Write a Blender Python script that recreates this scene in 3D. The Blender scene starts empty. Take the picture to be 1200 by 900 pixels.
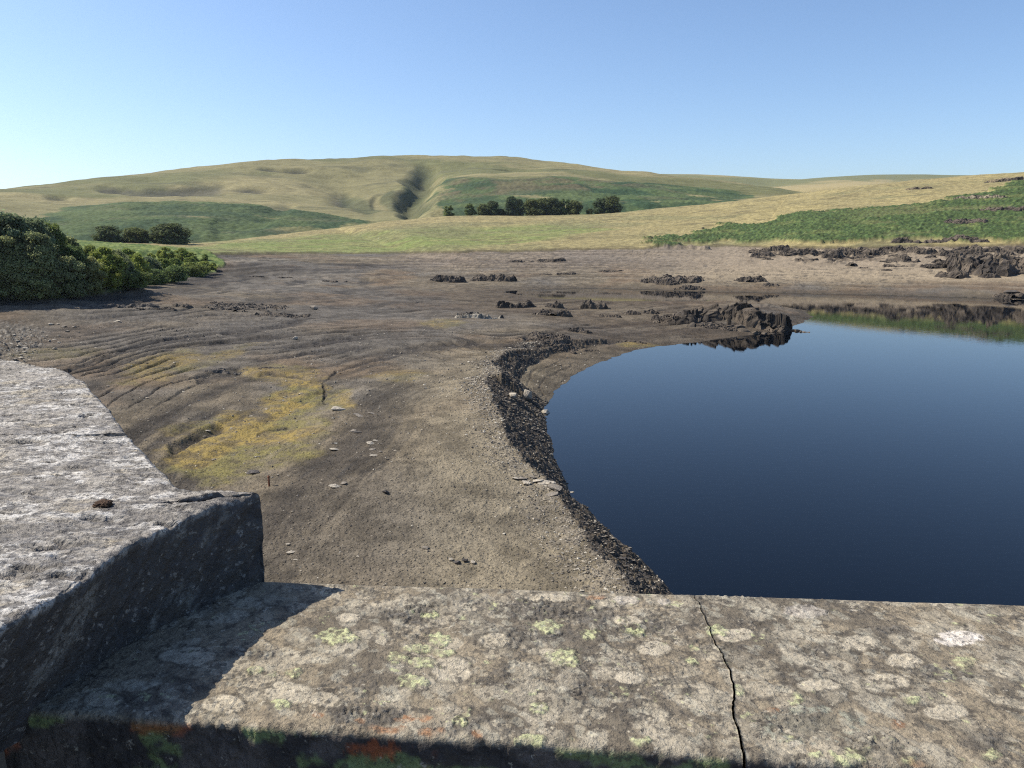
import bpy, bmesh, math, random
import numpy as np

# ------------------------------------------------------------------ camera, light, exposure
SC = bpy.context.scene
COL = SC.collection
H = 18.0                       # eye height above the water (m)
FPX = 900.0                    # focal length in pixels of the 1200 x 900 photograph
PITCH = math.atan(175.0 / 900.0)
cam_d = bpy.data.cameras.new('camera')
cam_d.sensor_width = 36.0
cam_d.lens = 27.0
cam_d.clip_start = 0.05
cam_d.clip_end = 20000.0
cam = bpy.data.objects.new('camera', cam_d)
COL.objects.link(cam)
cam.location = (0, 0, H)
cam.rotation_euler = (math.pi / 2 - PITCH, 0, 0)
SC.camera = cam

SUN_AZ = 77.0                  # degrees to the left of the view direction
SUN_EL = 46.0
SKY_STRENGTH = 0.124
SUN_STRENGTH = 5.0
HAZE = 0.000042                # scattering per metre
world = bpy.data.worlds.new('World')
SC.world = world
world.use_nodes = True
wn = world.node_tree
wn.nodes.clear()
sky = wn.nodes.new('ShaderNodeTexSky')
sky.sky_type = 'NISHITA'
sky.sun_disc = False
sky.sun_elevation = math.radians(SUN_EL)
sky.sun_rotation = math.radians(-SUN_AZ)
sky.altitude = 350
sky.air_density = 0.9
sky.dust_density = 1.1
sky.ozone_density = 4.2
bg = wn.nodes.new('ShaderNodeBackground')
bg.inputs['Strength'].default_value = SKY_STRENGTH
wo = wn.nodes.new('ShaderNodeOutputWorld')
wn.links.new(sky.outputs[0], bg.inputs[0])
wn.links.new(bg.outputs[0], wo.inputs[0])

sun_d = bpy.data.lights.new('sun', 'SUN')
sun_d.energy = SUN_STRENGTH
sun_d.angle = math.radians(0.5)
sun_d.color = (1.0, 0.92, 0.78)
sun = bpy.data.objects.new('sun', sun_d)
COL.objects.link(sun)
sun.rotation_euler = (math.radians(90 - SUN_EL), 0, math.radians(SUN_AZ + 180))
sun.location = (-50, 20, 60)

SC.view_settings.view_transform = 'Standard'
SC.view_settings.look = 'None'
SC.view_settings.gamma = 1.0
SC.view_settings.exposure = 0.52
SC.view_settings.use_curve_mapping = False
SC.cycles.use_denoising = False
SC.cycles.sample_clamp_indirect = 2.5
SC.cycles.pixel_filter_type = 'BLACKMAN_HARRIS'
SC.cycles.filter_width = 1.15
SC.cycles.max_bounces = 6
SC.cycles.transparent_max_bounces = 8
SC.cycles.volume_bounces = 0

# ------------------------------------------------------------------ projection helpers (site survey <-> photograph)
CP, SP = math.cos(PITCH), math.sin(PITCH)

def ray(px, py):
    x = (px - 600.0) / FPX
    y = -(py - 450.0) / FPX
    return np.array([x, CP + y * SP, -SP + y * CP])

def at(px, py, z):
    d = ray(px, py)
    t = (z - H) / d[2]
    return d * t + np.array([0, 0, H])

def at_r(px, py, r):
    d = ray(px, py)
    t = r / math.hypot(d[0], d[1])
    return d * t + np.array([0, 0, H])

def project(x, y, z):
    dz = z - H
    dep = y * CP - dz * SP
    dep = np.maximum(dep, 1e-3)
    up = y * SP + dz * CP
    return 600.0 + FPX * x / dep, 450.0 - FPX * up / dep

# ------------------------------------------------------------------ noise
def _hash(ix, iy, seed):
    h = (ix.astype(np.int64) * 374761393 + iy.astype(np.int64) * 668265263 + seed * 974634777) & 0xffffffff
    h = ((h ^ (h >> 13)) * 1274126177) & 0xffffffff
    h = h ^ (h >> 16)
    return (h & 0xffff).astype(np.float64) / 65535.0

def vnoise(x, y, seed=0):
    x = np.asarray(x, float); y = np.asarray(y, float)
    x, y = np.broadcast_arrays(x, y)
    ix = np.floor(x); iy = np.floor(y)
    fx = x - ix; fy = y - iy
    ix = ix.astype(np.int64); iy = iy.astype(np.int64)
    u = fx * fx * fx * (fx * (fx * 6 - 15) + 10); v = fy * fy * fy * (fy * (fy * 6 - 15) + 10)
    a = _hash(ix, iy, seed); b = _hash(ix + 1, iy, seed)
    c = _hash(ix, iy + 1, seed); d = _hash(ix + 1, iy + 1, seed)
    return (a * (1 - u) + b * u) * (1 - v) + (c * (1 - u) + d * u) * v

def fbm(x, y, octv=5, seed=0, gain=0.5):
    s = 0; a = 1.0; t = 0
    ca, sa = math.cos(0.6), math.sin(0.6)
    for i in range(octv):
        s = s + a * vnoise(x, y, seed + i * 17)
        t += a
        a *= gain
        x, y = (x * ca - y * sa) * 2.03 + 3.1, (x * sa + y * ca) * 2.03 + 1.7
    return s / t            # 0..1, mean .5

def ridged(x, y, octv=5, seed=0, gain=0.5):
    s = 0; a = 1.0; t = 0
    ca, sa = math.cos(0.9), math.sin(0.9)
    for i in range(octv):
        n = 1 - np.abs(2 * vnoise(x, y, seed + i * 13) - 1)
        s = s + a * n * n
        t += a
        a *= gain
        x, y = (x * ca - y * sa) * 2.07 + 5.1, (x * sa + y * ca) * 2.07 + 2.3
    return s / t

def worley(x, y, seed=0):
    x = np.asarray(x, float); y = np.asarray(y, float)
    ix = np.floor(x).astype(np.int64); iy = np.floor(y).astype(np.int64)
    f1 = np.full(x.shape, 9.0); f2 = np.full(x.shape, 9.0); cid = np.zeros(x.shape)
    for dx in (-1, 0, 1):
        for dy in (-1, 0, 1):
            jx = ix + dx; jy = iy + dy
            cx = jx + _hash(jx, jy, seed); cy = jy + _hash(jx, jy, seed + 5)
            d = np.hypot(x - cx, y - cy)
            closer = d < f1
            f2 = np.where(closer, f1, np.minimum(f2, d))
            cid = np.where(closer, _hash(jx, jy, seed + 9), cid)
            f1 = np.where(closer, d, f1)
    return f1, f2, cid

def smooth(a, b, x):
    t = np.clip((x - a) / (b - a), 0, 1)
    return t * t * (3 - 2 * t)

def mix(a, b, t):
    return a + (b - a) * t

# ------------------------------------------------------------------ polygons and polylines
def seg_dist(P, X, Y, closed=False, vals=None):
    """distance to a polyline; vals interpolates a value along it"""
    n = len(P)
    best = np.full(np.shape(X), 1e18); val = np.zeros(np.shape(X))
    for i in range(n if closed else n - 1):
        ax, ay = P[i]; bx, by = P[(i + 1) % n]
        dx, dy = bx - ax, by - ay
        L = dx * dx + dy * dy + 1e-12
        t = np.clip(((X - ax) * dx + (Y - ay) * dy) / L, 0, 1)
        d = (X - ax - t * dx) ** 2 + (Y - ay - t * dy) ** 2
        m = d < best
        best = np.where(m, d, best)
        if vals is not None:
            v = vals[i] + (vals[(i + 1) % n] - vals[i]) * t
            val = np.where(m, v, val)
    return np.sqrt(best), val

def inside(P, X, Y):
    n = len(P)
    r = np.zeros(np.shape(X), bool)
    for i in range(n):
        ax, ay = P[i]; bx, by = P[(i + 1) % n]
        if ay == by:
            continue
        c = ((ay > Y) != (by > Y)) & (X < (bx - ax) * (Y - ay) / (by - ay) + ax)
        r ^= c
    return r

def poly_mask(P, X, Y, soft, ysc=1.0):
    """1 inside, 0 outside, soft edge of the given half-width"""
    Q = [(a, b * ysc) for a, b in P]
    d, _ = seg_dist(Q, X, Y * ysc, True)
    s = np.where(inside(Q, X, Y * ysc), d, -d)
    return smooth(-soft, soft, s)

class RBF:
    def __init__(self, P, V, sm=1e-4):
        P = np.array(P, float); V = np.array(V, float)
        n = len(P)
        A = np.zeros((n + 3, n + 3))
        A[:n, :n] = self.k(np.hypot(P[:, None, 0] - P[None, :, 0], P[:, None, 1] - P[None, :, 1])) + sm * np.eye(n)
        A[:n, n] = 1; A[:n, n + 1:] = P
        A[n, :n] = 1; A[n + 1:, :n] = P.T
        self.w = np.linalg.solve(A, np.concatenate([V, [0, 0, 0]]))
        self.P = P
    @staticmethod
    def k(r):
        return r                      # piecewise-linear like, no overshoot
    def __call__(self, X, Y):
        out = self.w[-3] + self.w[-2] * X + self.w[-1] * Y
        for (px, py), w in zip(self.P, self.w):
            out = out + w * np.hypot(X - px, Y - py)
        return out

# ------------------------------------------------------------------ mesh helpers
def mesh_from(name, verts, faces, mats=(), smooth_shade=True, col=None, attrs=None):
    me = bpy.data.meshes.new(name)
    verts = np.asarray(verts, np.float32); faces = np.asarray(faces, np.int32)
    k = faces.shape[1]
    me.vertices.add(len(verts)); me.vertices.foreach_set('co', verts.ravel())
    me.loops.add(faces.size); me.loops.foreach_set('vertex_index', faces.ravel())
    me.polygons.add(len(faces))
    me.polygons.foreach_set('loop_start', np.arange(0, faces.size, k, dtype=np.int32))
    me.polygons.foreach_set('loop_total', np.full(len(faces), k, np.int32))
    me.update(calc_edges=True)
    me.polygons.foreach_set('use_smooth', np.full(len(faces), smooth_shade, bool))
    if col is not None:
        a = me.color_attributes.new('Col', 'FLOAT_COLOR', 'POINT')
        c = np.ones((len(verts), 4), np.float32); c[:, :3] = col
        a.data.foreach_set('color', c.ravel())
    if attrs:
        for nm, v in attrs.items():
            a = me.attributes.new(nm, 'FLOAT', 'POINT')
            a.data.foreach_set('value', np.asarray(v, np.float32).ravel())
    for m in mats:
        me.materials.append(m)
    return me

def grid_faces(nu, nv, flip=False):
    i = np.arange(nu - 1)[:, None] * nv + np.arange(nv - 1)[None, :]
    i = i.ravel()
    f = np.stack([i, i + nv, i + nv + 1, i + 1], 1)
    return f[:, ::-1] if flip else f

def link(name, me, parent=None, label=None, cat=None, group=None, kind=None, loc=None):
    o = bpy.data.objects.new(name, me)
    COL.objects.link(o)
    if parent: o.parent = parent
    if loc is not None: o.location = loc
    if label: o['label'] = label
    if cat: o['category'] = cat
    if group: o['group'] = group
    if kind: o['kind'] = kind
    return o

def empty(name, loc, label, cat, group=None, rz=0.0):
    o = link(name, None, None, label, cat, group, loc=loc)
    o.rotation_euler = (0, 0, rz)
    o.empty_display_size = 0.3
    return o

# ------------------------------------------------------------------ materials
def new_mat(name):
    m = bpy.data.materials.new(name); m.use_nodes = True
    nt = m.node_tree
    p = nt.nodes['Principled BSDF']
    return m, nt, p

def N(nt, t, **kw):
    n = nt.nodes.new(t)
    for k, v in kw.items():
        setattr(n, k, v)
    return n

def ramp(nt, src, stops):
    r = N(nt, 'ShaderNodeValToRGB')
    el = r.color_ramp.elements
    while len(el) < len(stops): el.new(0.5)
    for e, (p, c) in zip(el, stops):
        e.position = p
        e.color = (c, c, c, 1) if not isinstance(c, tuple) else (*c, 1)
    nt.links.new(src, r.inputs[0])
    return r.outputs[0]

def attr_mat(name, rough=0.9, spec=0.3, grain=((6.0, 0.35),), bumps=((20.0, 0.5, 0.02),), specks=(), crack=None):
    """colour from the point attribute Col, times procedural grain; bumps = (scale, strength, distance)"""
    m, nt, p = new_mat(name)
    tc = N(nt, 'ShaderNodeTexCoord')
    at_ = N(nt, 'ShaderNodeAttribute', attribute_name='Col')
    cur = at_.outputs['Color']
    for sc, am in grain:
        n = N(nt, 'ShaderNodeTexNoise')
        n.inputs['Scale'].default_value = sc
        n.inputs['Detail'].default_value = 6
        n.inputs['Roughness'].default_value = 0.65
        nt.links.new(tc.outputs['Object'], n.inputs['Vector'])
        r = ramp(nt, n.outputs['Fac'], [(0.28, 1 - am), (0.72, 1 + am)])
        mm = N(nt, 'ShaderNodeMix', data_type='RGBA', blend_type='MULTIPLY')
        mm.inputs[0].default_value = 1
        nt.links.new(cur, mm.inputs[6]); nt.links.new(r, mm.inputs[7])
        cur = mm.outputs[2]
    for vec, lo, hi, colr, amt in specks:      # flecks of another colour: (scale xyz, threshold low, high, colour, amount)
        mp = N(nt, 'ShaderNodeMapping'); mp.inputs['Scale'].default_value = vec
        nt.links.new(tc.outputs['Object'], mp.inputs[0])
        n = N(nt, 'ShaderNodeTexNoise'); n.inputs['Scale'].default_value = 1; n.inputs['Detail'].default_value = 5; n.inputs['Roughness'].default_value = .62
        nt.links.new(mp.outputs[0], n.inputs['Vector'])
        r = ramp(nt, n.outputs['Fac'], [(lo, 0.0), (hi, amt)])
        mm = N(nt, 'ShaderNodeMix', data_type='RGBA')
        nt.links.new(r, mm.inputs[0]); nt.links.new(cur, mm.inputs[6]); mm.inputs[7].default_value = (*colr, 1)
        cur = mm.outputs[2]
    nt.links.new(cur, p.inputs['Base Color'])
    p.inputs['Roughness'].default_value = rough
    p.inputs['Specular IOR Level'].default_value = spec
    prev = None
    for sc, st, di in bumps:
        n = N(nt, 'ShaderNodeTexNoise')
        n.inputs['Scale'].default_value = sc
        n.inputs['Detail'].default_value = 5
        n.inputs['Roughness'].default_value = 0.6
        nt.links.new(tc.outputs['Object'], n.inputs['Vector'])
        b = N(nt, 'ShaderNodeBump')
        b.inputs['Strength'].default_value = st
        b.inputs['Distance'].default_value = di
        nt.links.new(n.outputs['Fac'], b.inputs['Height'])
        if prev: nt.links.new(prev, b.inputs['Normal'])
        prev = b.outputs['Normal']
    if crack:
        sc, st, di = crack
        v = N(nt, 'ShaderNodeTexVoronoi', feature='F1')
        v.inputs['Scale'].default_value = sc; v.inputs['Detail'].default_value = 1.5
        nt.links.new(tc.outputs['Object'], v.inputs['Vector'])
        rr = ramp(nt, v.outputs['Distance'], [(0.05, 1.0), (0.75, 0.0)])
        b = N(nt, 'ShaderNodeBump')
        b.inputs['Strength'].default_value = st
        b.inputs['Distance'].default_value = di
        nt.links.new(rr, b.inputs['Height'])
        if prev: nt.links.new(prev, b.inputs['Normal'])
        prev = b.outputs['Normal']
    nt.links.new(prev, p.inputs['Normal'])
    return m

def rgb(*c):     # sRGB 0-255 -> linear
    c = np.array(c, float) / 255
    return np.where(c <= 0.04045, c / 12.92, ((c + 0.055) / 1.055) ** 2.4)

# ==================================================================================
# THE LAND ROUND THE RESERVOIR
# ==================================================================================
# shoreline of the water (photograph pixel at water level, slope of the bank there)
SHORE_PX = [(960, 900, .7), (850, 780, .7), (812, 722, .7), (785, 692, .60), (766, 668, .62), (741, 645, .66), (716, 623, .75), (693, 602, .85), (671, 585, .85), (664, 570, .80),
            (655, 545, .80), (646, 520, .72), (639, 498, .66), (637, 482, .58), (643, 470, .30), (651, 458, .16), (670, 441, .13), (700, 425, .12), (729, 415, .11), (746, 410, .10),
            (770, 406, .10), (800, 403, .12), (832, 399, .16), (870, 394, .2), (910, 387, .2), (940, 379, .2), (953, 371, .2), (944, 364, .2), (905, 358, .12), (860, 353, .08),
            (800, 352, .06), (760, 353, .06), (720, 353, .06), (680, 351, .05), (640, 350, .05), (610, 346, .05), (590, 342.5, .05), (600, 340, .07), (650, 338.5, .10), (700, 338, .11), (760, 339, .12), (800, 341, .13), (850, 342, .14), (930, 343.5, .14), (1000, 345, .14),
            (1100, 347.5, .15), (1180, 350, .15), (1260, 354, .15), (1400, 362, .15), (1800, 390, .2), (2600, 460, .3), (2600, 900, .3)]
SHORE = [tuple(at(x, y, 0)[:2]) for x, y, s in SHORE_PX]
SHORE_S = [s for x, y, s in SHORE_PX]
SHELF = {(643, 470): 1.5, (651, 458): 4.5, (670, 441): 6.0, (700, 425): 7.0, (729, 415): 6.0, (746, 410): 5.0}   # width of the flat shelf below the steep bank
SHORE_D = [SHELF.get((x, y), 0.0 if s > .3 else 5000.0) for x, y, s in SHORE_PX]

# survey points: photograph pixel + height above water
PZ = [(380, 700, 2.3), (500, 690, 2.4), (600, 690, 2.4), (700, 705, 2.7), (711, 690, 2.7), (689, 650, 2.5), (650, 606, 2.4), (606, 555, 2.9), (588, 500, 3.5), (578, 465, 3.7), (583, 432, 3.5), (605, 412, 2.6),
      (330, 620, 2.8), (315, 569, 2.5), (450, 560, 3.1), (540, 560, 3.2), (450, 480, 2.7), (530, 440, 3.0), (330, 660, 2.3), (560, 620, 2.5), (100, 720, 2.8), (0, 800, 3.0), (200, 620, 2.5), (0, 600, 3), (250, 530, 2.2), (330, 500, 2.1),
      (0, 500, 3.3), (200, 455, 2.9), (350, 450, 2.3), (60, 430, 3.5), (0, 410, 4.0), (0, 385, 4.8), (150, 385, 4.0), (300, 400, 2.9), (400, 400, 2.7), (500, 400, 2.6), (630, 390, 2.3),
      (0, 352, 6.8), (100, 347, 6.6), (200, 334, 6.6), (255, 317, 7.6), (300, 335, 4.4), (400, 345, 2.4), (330, 312, 7.0), (430, 330, 2.2), (540, 328, 2.4), (640, 325, 2.6), (740, 325, 2.9), (640, 366, 1.9), (560, 365, 1.8), (640, 401, 2.2), (690, 398, 1.6), (725, 399, 1.1), (500, 355, 1.3),
      (600, 355, 0.8), (700, 380, 1.1), (720, 392, 1.1), (790, 390, 0.9), (740, 365, 0.9), (850, 378, 1.5), (860, 365, 1.4),
      (300, 306, 8.4), (450, 308, 8.0), (600, 305, 8.2), (760, 305, 8.2), (900, 325, 3.8), (900, 306, 8.4), (1000, 330, 3.6), (1000, 308, 9.0), (1100, 333, 3.6), (1100, 312, 9.0), (1200, 338, 3.2), (1200, 316, 9.0), (1350, 345, 4), (1350, 320, 10),
      (250, 298, 10.8), (350, 298, 10.8), (450, 297.5, 10.9), (600, 295, 11.0), (700, 293, 11.2), (760, 292, 11.5), (830, 290, 12.0), (900, 289, 12.6), (1000, 290, 13.2), (1100, 289, 13.8), (1200, 286, 14.4), (1350, 284, 15)]
# photograph pixel + distance
PD = [(0, 320, 175), (100, 318, 190), (180, 306, 215), (0, 292, 260), (120, 290, 300), (0, 282, 420), (120, 284, 400), (250, 286, 400), (380, 278, 420), (500, 272, 450), (600, 272, 450), (700, 270, 470), (780, 268, 450),
      (250, 283, 470), (350, 272, 520), (430, 262, 570), (520, 251, 620), (620, 250, 640), (700, 249.5, 640), (760, 243, 640), (820, 237, 660), (880, 230, 690), (950, 221, 720), (1020, 213, 740), (1100, 204, 760), (1200, 197, 780), (1350, 188, 800),
      (850, 262, 480), (950, 262, 420), (950, 240, 560), (1050, 262, 400), (1050, 235, 540), (1150, 268, 360), (1150, 240, 480), (1150, 215, 640), (1250, 262, 370), (1250, 230, 500)]
pts, vals = [], []
def _add(P, z):
    r = math.hypot(P[0], P[1])
    pts.append((math.atan2(P[0], P[1]) * 2.2, math.log(r))); vals.append(z / r)
for x, y, z in PZ: _add(at(x, y, z), z)
for x, y, r in PD:
    P = at_r(x, y, r); _add(P, P[2])
# the land falls away behind the near ridge
for x, r, z in [(0, 520, 5), (120, 560, 8), (250, 620, 12), (430, 720, 22), (620, 760, 24), (760, 780, 26), (880, 850, 30), (1020, 900, 40), (1200, 960, 52), (1350, 980, 60),
                (0, 1000, 0), (250, 1000, 0), (620, 1000, 5), (900, 1150, 5), (1200, 1200, 20)]:
    P = at_r(x, 240, r); _add(P, z)
for x in (0, 300, 600, 900, 1200):      # under the dam
    P = at_r(x, 600, 16); _add(P, 2.0)
ground_rbf = RBF(pts, vals)

def polar(theta, lr):
    T, L = np.meshgrid(theta, lr, indexing='ij')
    R = np.exp(L)
    return T, L, R, R * np.sin(T), R * np.cos(T)

def theta_axis(n_in, n_out, half=37.0, far=64.0):
    a = np.linspace(-half, half, n_in)
    o = half + (far - half) * (np.linspace(0, 1, n_out + 1)[1:]) ** 1.3
    return np.radians(np.concatenate([-o[::-1], a, o]))

TH = theta_axis(1250, 30)
LR = np.linspace(math.log(14.0), math.log(1200.0), 980)
T, L, R, X, Y = polar(TH, LR)
Tc = np.clip(T, math.radians(-38), math.radians(38))
# low-resolution evaluation of the RBF, then bilinear upsampling
cth = np.radians(np.linspace(-64, 64, 240)); clr = np.linspace(LR[0], LR[-1], 260)
CT, CL = np.meshgrid(cth, clr, indexing='ij')
CW = ground_rbf(np.clip(CT, math.radians(-38), math.radians(38)) * 2.2, CL)
# soften the survey creases a little
for _ in range(60):
    CWp = np.pad(CW, 1, mode='edge')
    CS = (CWp[1:-1, 1:-1] * 4 + CWp[:-2, 1:-1] + CWp[2:, 1:-1] + CWp[1:-1, :-2] + CWp[1:-1, 2:]) / 8
    keep = 1.0 if _ < 3 else smooth(330, 420, np.exp(CL)) * (1 if _ < 22 else smooth(380, 520, np.exp(CL)) * smooth(900, 700, np.exp(CL)))
    CW = CW + (CS - CW) * keep

def bil(G, a0, a1, b0, b1, A, B):
    na, nb = G.shape
    u = np.clip((A - a0) / (a1 - a0) * (na - 1), 0, na - 1.001)
    v = np.clip((B - b0) / (b1 - b0) * (nb - 1), 0, nb - 1.001)
    i = u.astype(int); j = v.astype(int); fu = u - i; fv = v - j
    return (G[i, j] * (1 - fu) + G[i + 1, j] * fu) * (1 - fv) + (G[i, j + 1] * (1 - fu) + G[i + 1, j + 1] * fu) * fv

BASE = bil(CW, cth[0], cth[-1], clr[0], clr[-1], T, L) * R
sd, sslope = seg_dist(SHORE, X, Y, True, SHORE_S)
_, shelf = seg_dist(SHORE, X, Y, True, SHORE_D)
inw = inside(SHORE, X, Y)
# ragged waterline
wob = (fbm(X * .35, Y * .35, 4, 31) - .5) * np.clip(R / 90, 0.5, 2.5) * 1.1
sdd = np.where(inw, -sd, sd) + wob
PROF = np.where((shelf > .1) & (sdd > shelf), shelf * sslope + (sdd - shelf) * .75, sdd * sslope)
GSL = np.where((shelf > .1) & (shelf < 400) & (sdd > shelf), .75, sslope)
Z = np.minimum(BASE, np.where(sdd > 0, PROF, np.maximum(sdd * np.maximum(sslope, .12), -5.0)))
Z = np.where((sdd > 0), np.maximum(Z, 0.02 + 0 * Z), Z)
PX, PY = project(X, Y, Z)
land = sdd > 0

# ---- where each surface lies (outlines in the survey picture)
GRASS_EDGE = [(-900, 300), (200, 300), (240, 299), (300, 298.5), (360, 297.5), (450, 298), (520, 296.5), (600, 295.5), (660, 293.5), (720, 292.5), (760, 292), (800, 290.5), (860, 289), (900, 291), (960, 292), (1020, 292), (1080, 290), (1130, 290), (1200, 288), (1400, 286), (2600, 286)]
gx = np.array([p[0] for p in GRASS_EDGE]); gy = np.array([p[1] for p in GRASS_EDGE])
ge = np.interp(PX, gx, gy)
edge_n = (fbm(X * .12, Y * .12, 4, 5) - .5)
grass = smooth(-0.6, 0.6, ge - PY + edge_n * 3.0) * (R > 150)
# green bank under the thicket
TH_POLY = [(-400, 262), (-400, 352), (0, 350), (60, 349), (120, 345), (160, 336), (200, 331), (225, 323), (252, 319), (262, 306), (245, 296), (120, 284), (-40, 280)]
thick = poly_mask(TH_POLY, PX + edge_n * 14, PY + edge_n * 4, 1.6, 2.0) * (R > 100)
BRACKEN = [(762, 290), (800, 280), (850, 267), (900, 258), (960, 250), (1010, 243), (1060, 240), (1110, 236), (1160, 226), (1200, 216), (1500, 190), (1500, 280), (1200, 283), (1130, 285), (1080, 285), (1000, 287), (930, 287), (860, 286), (800, 289)]
br_n = fbm(X * .05, Y * .05, 5, 44) - .5
brack = poly_mask(BRACKEN, PX + br_n * 60, PY + br_n * 14, 1.5, 2.0) * (R > 200)
holes = smooth(.60, .66, fbm(X * .03, Y * .045, 4, 71)) * smooth(960, 1060, PX)
brack = brack * (1 - .2 * holes)

# ---- lake-bed banding: isolines of FLOW follow the old strand lines
FP = []
def arc(v, *pp):
    for a, b in pp: FP.append((a, b, v))
arc(0, (0, 352), (120, 352), (220, 340), (260, 322), (330, 315), (450, 312))
arc(1, (0, 372), (100, 372), (200, 362), (300, 350), (420, 340), (600, 330), (760, 326))
arc(2, (0, 392), (80, 392), (180, 380), (300, 372), (420, 362), (520, 352))
arc(3, (0, 415), (90, 408), (170, 394), (280, 384), (400, 374), (520, 366), (640, 372))
arc(4, (30, 440), (95, 428), (170, 405), (270, 394), (390, 384), (480, 380), (580, 388))
arc(5, (60, 470), (110, 440), (190, 412), (290, 402), (400, 394), (500, 391), (570, 400))
arc(6, (80, 520), (140, 470), (230, 430), (330, 418), (430, 404), (520, 400), (560, 412))
arc(7, (100, 600), (170, 520), (250, 470), (340, 440), (400, 425), (470, 412), (540, 420))
arc(8, (150, 650), (220, 560), (310, 500), (380, 458), (440, 430), (520, 432))
arc(9, (240, 700), (330, 560), (420, 500), (480, 450), (540, 440))
arc(10, (360, 700), (440, 560), (500, 500), (550, 460))
arc(11, (520, 700), (540, 600), (545, 540), (565, 470))
arc(12, (640, 700), (600, 590), (580, 520))
flow_rbf = RBF([(a / 100, math.log(max(b - 250, 5)) * 4) for a, b, v in FP], [v for a, b, v in FP], 1e-2)
cpx = np.linspace(-300, 1500, 120); cpy = np.linspace(0, 1, 120)
CPX, CPY = np.meshgrid(cpx, np.linspace(math.log(5), math.log(900), 160), indexing='ij')
CF = flow_rbf(CPX / 100, CPY * 4)
FLOW = bil(CF, -300, 1500, math.log(5), math.log(900), PX, np.log(np.maximum(PY - 250, 5)))

def n1(v, seed, octv=3):
    return fbm(v, np.zeros_like(v) + .5, octv, seed)

warp = fbm(X * .04, Y * .04, 4, 9) - .5
beach = smooth(352, 340, PY) * smooth(420, 520, PX) + smooth(820, 900, PX) * (PY < 360)
beach = np.clip(beach, 0, 1) * (1 - grass)
# strand lines on the beaches: by level; on the flats: along FLOW
lev = BASE * 0 + Z
strand = n1(lev * 2.6 + warp * 1.2, 61, 4) - .5
band = n1(FLOW * 2.3 + warp * 1.6, 62, 4) - .5
isbar = smooth(420, 560, PX) * smooth(400, 440, PY)            # the pale gravel bar nearest the water
cove = poly_mask([(600, 422), (660, 409), (745, 409), (700, 428), (655, 460), (640, 490), (600, 480), (590, 440)], PX, PY, 8)
band = band * (1 - .75 * isbar) * (1 - cove)
thin = n1(FLOW * 9 + warp * 5 + fbm(X * .3, Y * .3, 3, 66) * .5, 63, 2) - .5
thin_l = n1(lev * 9 + warp * 3, 64, 2) - .5
broken = smooth(.38, .6, fbm(X * .07, Y * .07, 4, 65))
stripes = mix(band * (.5 + .8 * broken) + thin * .28 * broken * (1 - isbar), strand * 1.2 + thin_l * .35 * broken, np.clip(beach + cove, 0, 1))

# ---- relief
mud = land * (1 - grass) * (1 - thick)
relief = np.zeros_like(Z)
relief += mud * (fbm(X * .10, Y * .10, 4, 11) - .5) * .55 * smooth(0, 6, sdd) * smooth(30, 70, R) * (1 - .6 * beach)
relief += mud * stripes * .60 * smooth(40, 80, R) * smooth(0, 5, sdd)
clod = fbm(X * 2.4, Y * 2.4, 4, 21, .62) - .5
relief += mud * clod * .16 * smooth(0, .6, sdd) * (1 - .6 * beach)
# rubble on the steep bank
bankm = smooth(.25, .45, GSL) * smooth(BASE + .25, BASE - .1, PROF) * smooth(-1, .3, sdd) * (R < 125) * land
def worley_on(m, sx, sy, seed):
    a = np.full(X.shape, .5); b = np.full(X.shape, .6); c = np.full(X.shape, .5)
    a[m], b[m], c[m] = worley(X[m] * sx, Y[m] * sy, seed)
    return a, b, c
near_m = (R < 230) & (R > 24) & land
w1, w2, wid = worley_on(near_m, 1.7, 1.7, 3)
w1b, w2b, widb = worley_on(near_m, 3.8, 3.8, 8)
rub = (np.clip(w2 - w1, 0, .5) * (0.1 + wid ** 2) * .40 + np.clip(w2b - w1b, 0, .5) * (.2 + widb) * .30)
bankm = bankm * smooth(.22, .42, fbm(X * .9, Y * .9, 4, 110) + smooth(0, .8, BASE - PROF) * .5)
relief += bankm * rub * .95
# stony ground: crest of the bank and the boulder field at far left
crestm = smooth(2.6, .2, PROF - BASE) * smooth(-.3, .1, PROF - BASE) * (R < 118) * smooth(.25, .45, GSL) * land
relief += crestm * rub * .30 * smooth(.5, .8, wid)
bfield = poly_mask([(-200, 380), (20, 378), (60, 384), (50, 398), (30, 415), (10, 428), (-200, 440)], PX + (warp * 60), PY, 12) * mud * .7
bfield = bfield + .22 * poly_mask([(20, 362), (150, 368), (330, 362), (340, 378), (220, 392), (100, 384)], PX + warp * 60, PY, 6) * mud
relief += np.clip(bfield, 0, 1) * (np.clip(w2 - w1, 0, .5) * smooth(.55, .9, wid) * .9 + np.clip(w2b - w1b, 0, .5) * smooth(.3, .8, widb) * .5) 
# crisp terrace edges left by falling water
fl = (FLOW * 3.1 + warp * 1.8 + (fbm(X * .25, Y * .25, 3, 67) - .5) * .35) % 1.0
tedge = smooth(np.where(R > 90, .20, .10), .03, np.abs(fl - .5)) * smooth(.42, .58, fbm(X * .05 + 3, Y * .05, 4, 68)) * mud * (1 - isbar) * (1 - beach) * (PY < 560) * (1 - cove)
relief -= tedge * .34 * smooth(60, 100, R)
fl2 = (Z * 4.0 + warp * 3 + (fbm(X * .2, Y * .2, 3, 69) - .5) * .3) % 1.0
tedge2 = smooth(.14, .03, np.abs(fl2 - .5)) * smooth(.36, .55, fbm(X * .03 + 9, Y * .03, 4, 70)) * np.clip(cove + beach, 0, 1) * mud
relief -= tedge2 * .10
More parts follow.
